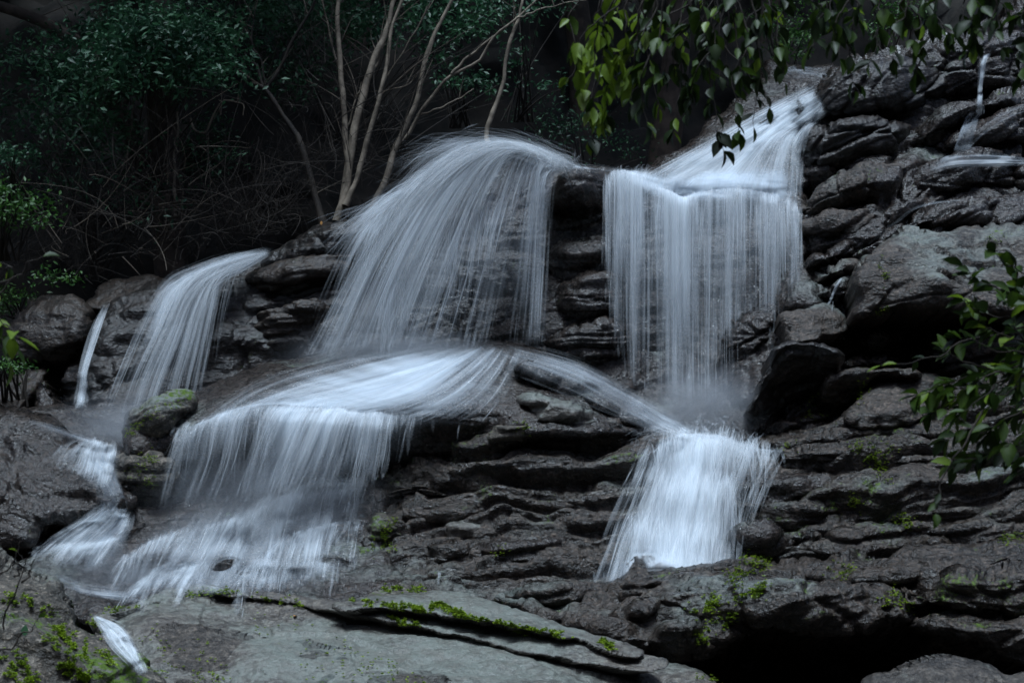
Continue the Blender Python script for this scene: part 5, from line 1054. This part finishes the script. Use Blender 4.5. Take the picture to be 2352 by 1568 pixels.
branch('lower leafy branch at the right edge, with a thin stem drooping below', stems_to([(x+28, y) for x, y in C2], lambda x, y, r: (2430, y-90+r.normal(0, 40)), r0, 12), 44, 4.5, (.045, .085), 97, lambda x, y: .14, 290)
branch('thin drooping stem with two leaves at its end, in front of the right ledges', [[(2300, 880), (2235, 985), (2185, 1060), (2150, 1140), (2140, 1185)]], 2, 4.5, (.04, .05), 98, lambda x, y: .0, 6)
branch('long bare stalk with a pair of bright leaves at its tip', [[(2420, 740), (2250, 780), (2120, 820), (2030, 838)]], 2.2, 4.6, (.045, .055), 99, lambda x, y: 1.0 if x < 2080 else .1, 5)
branch('few drooping leaves at the left edge beside the dark boulder', [[(-60, 720), (-20, 730), (20, 745), (45, 790)], [(-60, 750), (-10, 760), (10, 790), (12, 830)], [(-40, 740), (5, 745), (30, 760), (50, 770)]], 9, 4.4, (.05, .075), 100, lambda x, y: .7, 14)
branch('bent twig with two leaves poking in at the left edge', [[(-60, 680), (0, 655), (50, 630), (90, 595)], [(-40, 690), (10, 650), (20, 620), (10, 605)]], 5, 4.4, (.04, .055), 101, lambda x, y: .6, 5)
branch('thin reddish stalks rising in the lower left corner', [[(0, 1450), (20, 1380), (60, 1290), (50, 1270)], [(-20, 1330), (10, 1310), (40, 1270), (52, 1245)], [(0, 1190), (20, 1170), (40, 1140)], [(0, 1500), (60, 1450), (90, 1420)], [(60, 1340), (70, 1310), (80, 1275)], [(38, 1330), (36, 1300), (35, 1265)]], .5, 5.2, (.03, .045), 102, lambda x, y: .3, 2)

# ---- moss cushions
def moss(label, lines, n, size, seed, spread=6, parent=None):
    r = np.random.default_rng(seed); C = []; 
    for ln, wgt in lines:
        p = catmull(np.array(ln, float), 60) if len(ln) > 2 else np.array([np.array(ln[0])+(np.array(ln[-1])-np.array(ln[0]))*t for t in np.linspace(0, 1, 60)]); m = int(n*wgt)
        q = p[r.integers(0, 60, m)]+r.normal(0, spread, (m, 2)); q = q[fbm(np.c_[q/14., np.full(len(q), seed)], 3) > -.15]
        d = zget(q[:, 0], q[:, 1]); C.append(PX(q[:, 0], q[:, 1], d-.004))
    C = np.vstack(C); Vs, Fs, o = [], [], 0; k = 34
    cs = np.repeat(C, k, 0); dv = r.normal(0, 1, (len(cs), 3)); dv[:, 2] = np.abs(dv[:, 2])*.9+.15; dv[:, 1] -= .4
    nrm = np.linalg.norm(dv, axis=1, keepdims=True); V, F = leaf_mass(cs+dv/nrm*size[0]*.6*r.random((len(cs), 1)), (size[0]*.45, size[1]*.5), r, dv)
    return tag(place('moss', V, F, 'moss', smooth=False), label, 'moss', kind='stuff')
moss('bright moss cushions along the cracks of the pale slab', [([(806, 1380), (870, 1386), (940, 1396), (975, 1398)], .35), ([(985, 1396), (1010, 1388), (1045, 1406), (1062, 1412)], .3), ([(1070, 1416), (1200, 1444), (1310, 1462)], .3), ([(880, 1418), (960, 1436)], .08), ([(430, 1368), (520, 1360), (700, 1388)], .12), ([(1380, 1470), (1410, 1486)], .07), ([(880, 1352), (970, 1354)], .1), ([(240, 1402), (320, 1392)], .03)], 1500, (.009, .022), 111, 4.5)
moss('scattered moss dots on the rough lower part of the pale slab', [([(330, 1450), (420, 1500), (500, 1470)], .15), ([(350, 1540), (450, 1560), (520, 1540)], .5), ([(560, 1450), (650, 1440), (720, 1480)], .15), ([(700, 1540), (800, 1500), (900, 1560)], .4), ([(760, 1560), (860, 1530), (980, 1550)], .3), ([(370, 1440), (380, 1500), (370, 1530)], .1)], 200, (.007, .016), 112, 16)
moss('bright moss bands on the lower left corner boulder', [([(15, 1370), (60, 1375), (105, 1388)], .15), ([(115, 1420), (150, 1460), (190, 1490), (260, 1515)], .5), ([(100, 1470), (150, 1480), (180, 1500)], .2), ([(140, 1530), (180, 1545), (210, 1560)], .3), ([(20, 1540), (80, 1560)], .15), ([(210, 1430), (225, 1450)], .05), ([(10, 1510), (60, 1520)], .1)], 800, (.008, .02), 113, 9)
moss('moss patches on the layered outcrop at lower right', [([(1665, 1330), (1710, 1315), (1760, 1290), (1705, 1285)], .3), ([(1680, 1370), (1720, 1365), (1760, 1345)], .3), ([(1590, 1410), (1630, 1390), (1640, 1370)], .2), ([(1905, 1320), (1930, 1305), (1950, 1310)], .15), ([(1610, 1470), (1640, 1440), (1690, 1415)], .2), ([(2030, 1380), (2060, 1370), (2100, 1400)], .15), ([(1610, 1545), (1680, 1565)], .1)], 900, (.007, .018), 114, 9)
moss('moss on the layered ledges right of the cascade', [([(1960, 1030), (2010, 1060), (2040, 1095)], .35), ([(1950, 1150), (1980, 1165)], .1), ([(2060, 1190), (2100, 1210)], .15), ([(2300, 1235), (2350, 1240)], .12), ([(1800, 1020), (1830, 1022)], .06), ([(1970, 1015), (2050, 1040)], .15), ([(1870, 890), (1850, 945), (1900, 945)], .1), ([(1960, 920), (1990, 880)], .1)], 700, (.007, .016), 115, 9)
moss('moss clinging to the mossy lump left of the centre ledges', [([(905, 1195), (880, 1230), (905, 1270)], .6), ([(870, 1240), (860, 1270)], .3), ([(1130, 1270), (1165, 1265)], .1)], 220, (.007, .016), 116, 8)
moss('green moss on the left shoulder of the huge boulder', [([(290, 1000), (320, 970), (400, 925)], .4), ([(320, 1060), (350, 1045), (300, 1090)], .4), ([(330, 1130), (350, 1100)], .2), ([(1195, 975), (1215, 990)], .15)], 260, (.007, .016), 117, 9)
moss('moss tuft on the face of the massive block at right', [([(2018, 590), (2028, 625), (2040, 640)], .6), ([(2010, 650), (2050, 650)], .1), ([(2015, 725), (2040, 705)], .3), ([(2270, 545), (2300, 560)], .2)], 120, (.007, .015), 118, 5)

# ---- fallen leaves
for i, (x, y, lb) in enumerate([(670, 572, 'single yellow fallen leaf on the dark rock between the left falls'), (738, 517, 'orange fallen leaf at the foot of the leaning tree'), (1170, 957, 'orange fallen leaf on the wet rim of the huge boulder'), (1235-364, 1015, 'brown leaf stuck on the shaded front of the huge boulder'), (676, 1414, 'small tan chip of stone-like leaf lying on the pale slab'), (57, 1460, 'pale silvery leaf on the lower left corner boulder')]):
    d = float(zget(x, y)); V = LEAF*np.array([.05, .055, .05]) if i < 5 else LEAF*.07; V = V[:, [0, 2, 1]]*np.array([1, -1, .7]) if i % 2 else V*np.array([1, 1, 1])
    p = PX(x, y, d-.02); o = place('fallen_leaf', V+p, LEAF_F, 'leaf_litter' if i < 5 else 'leaf_far'); tag(o, lb, 'leaf', 'fallen leaves')
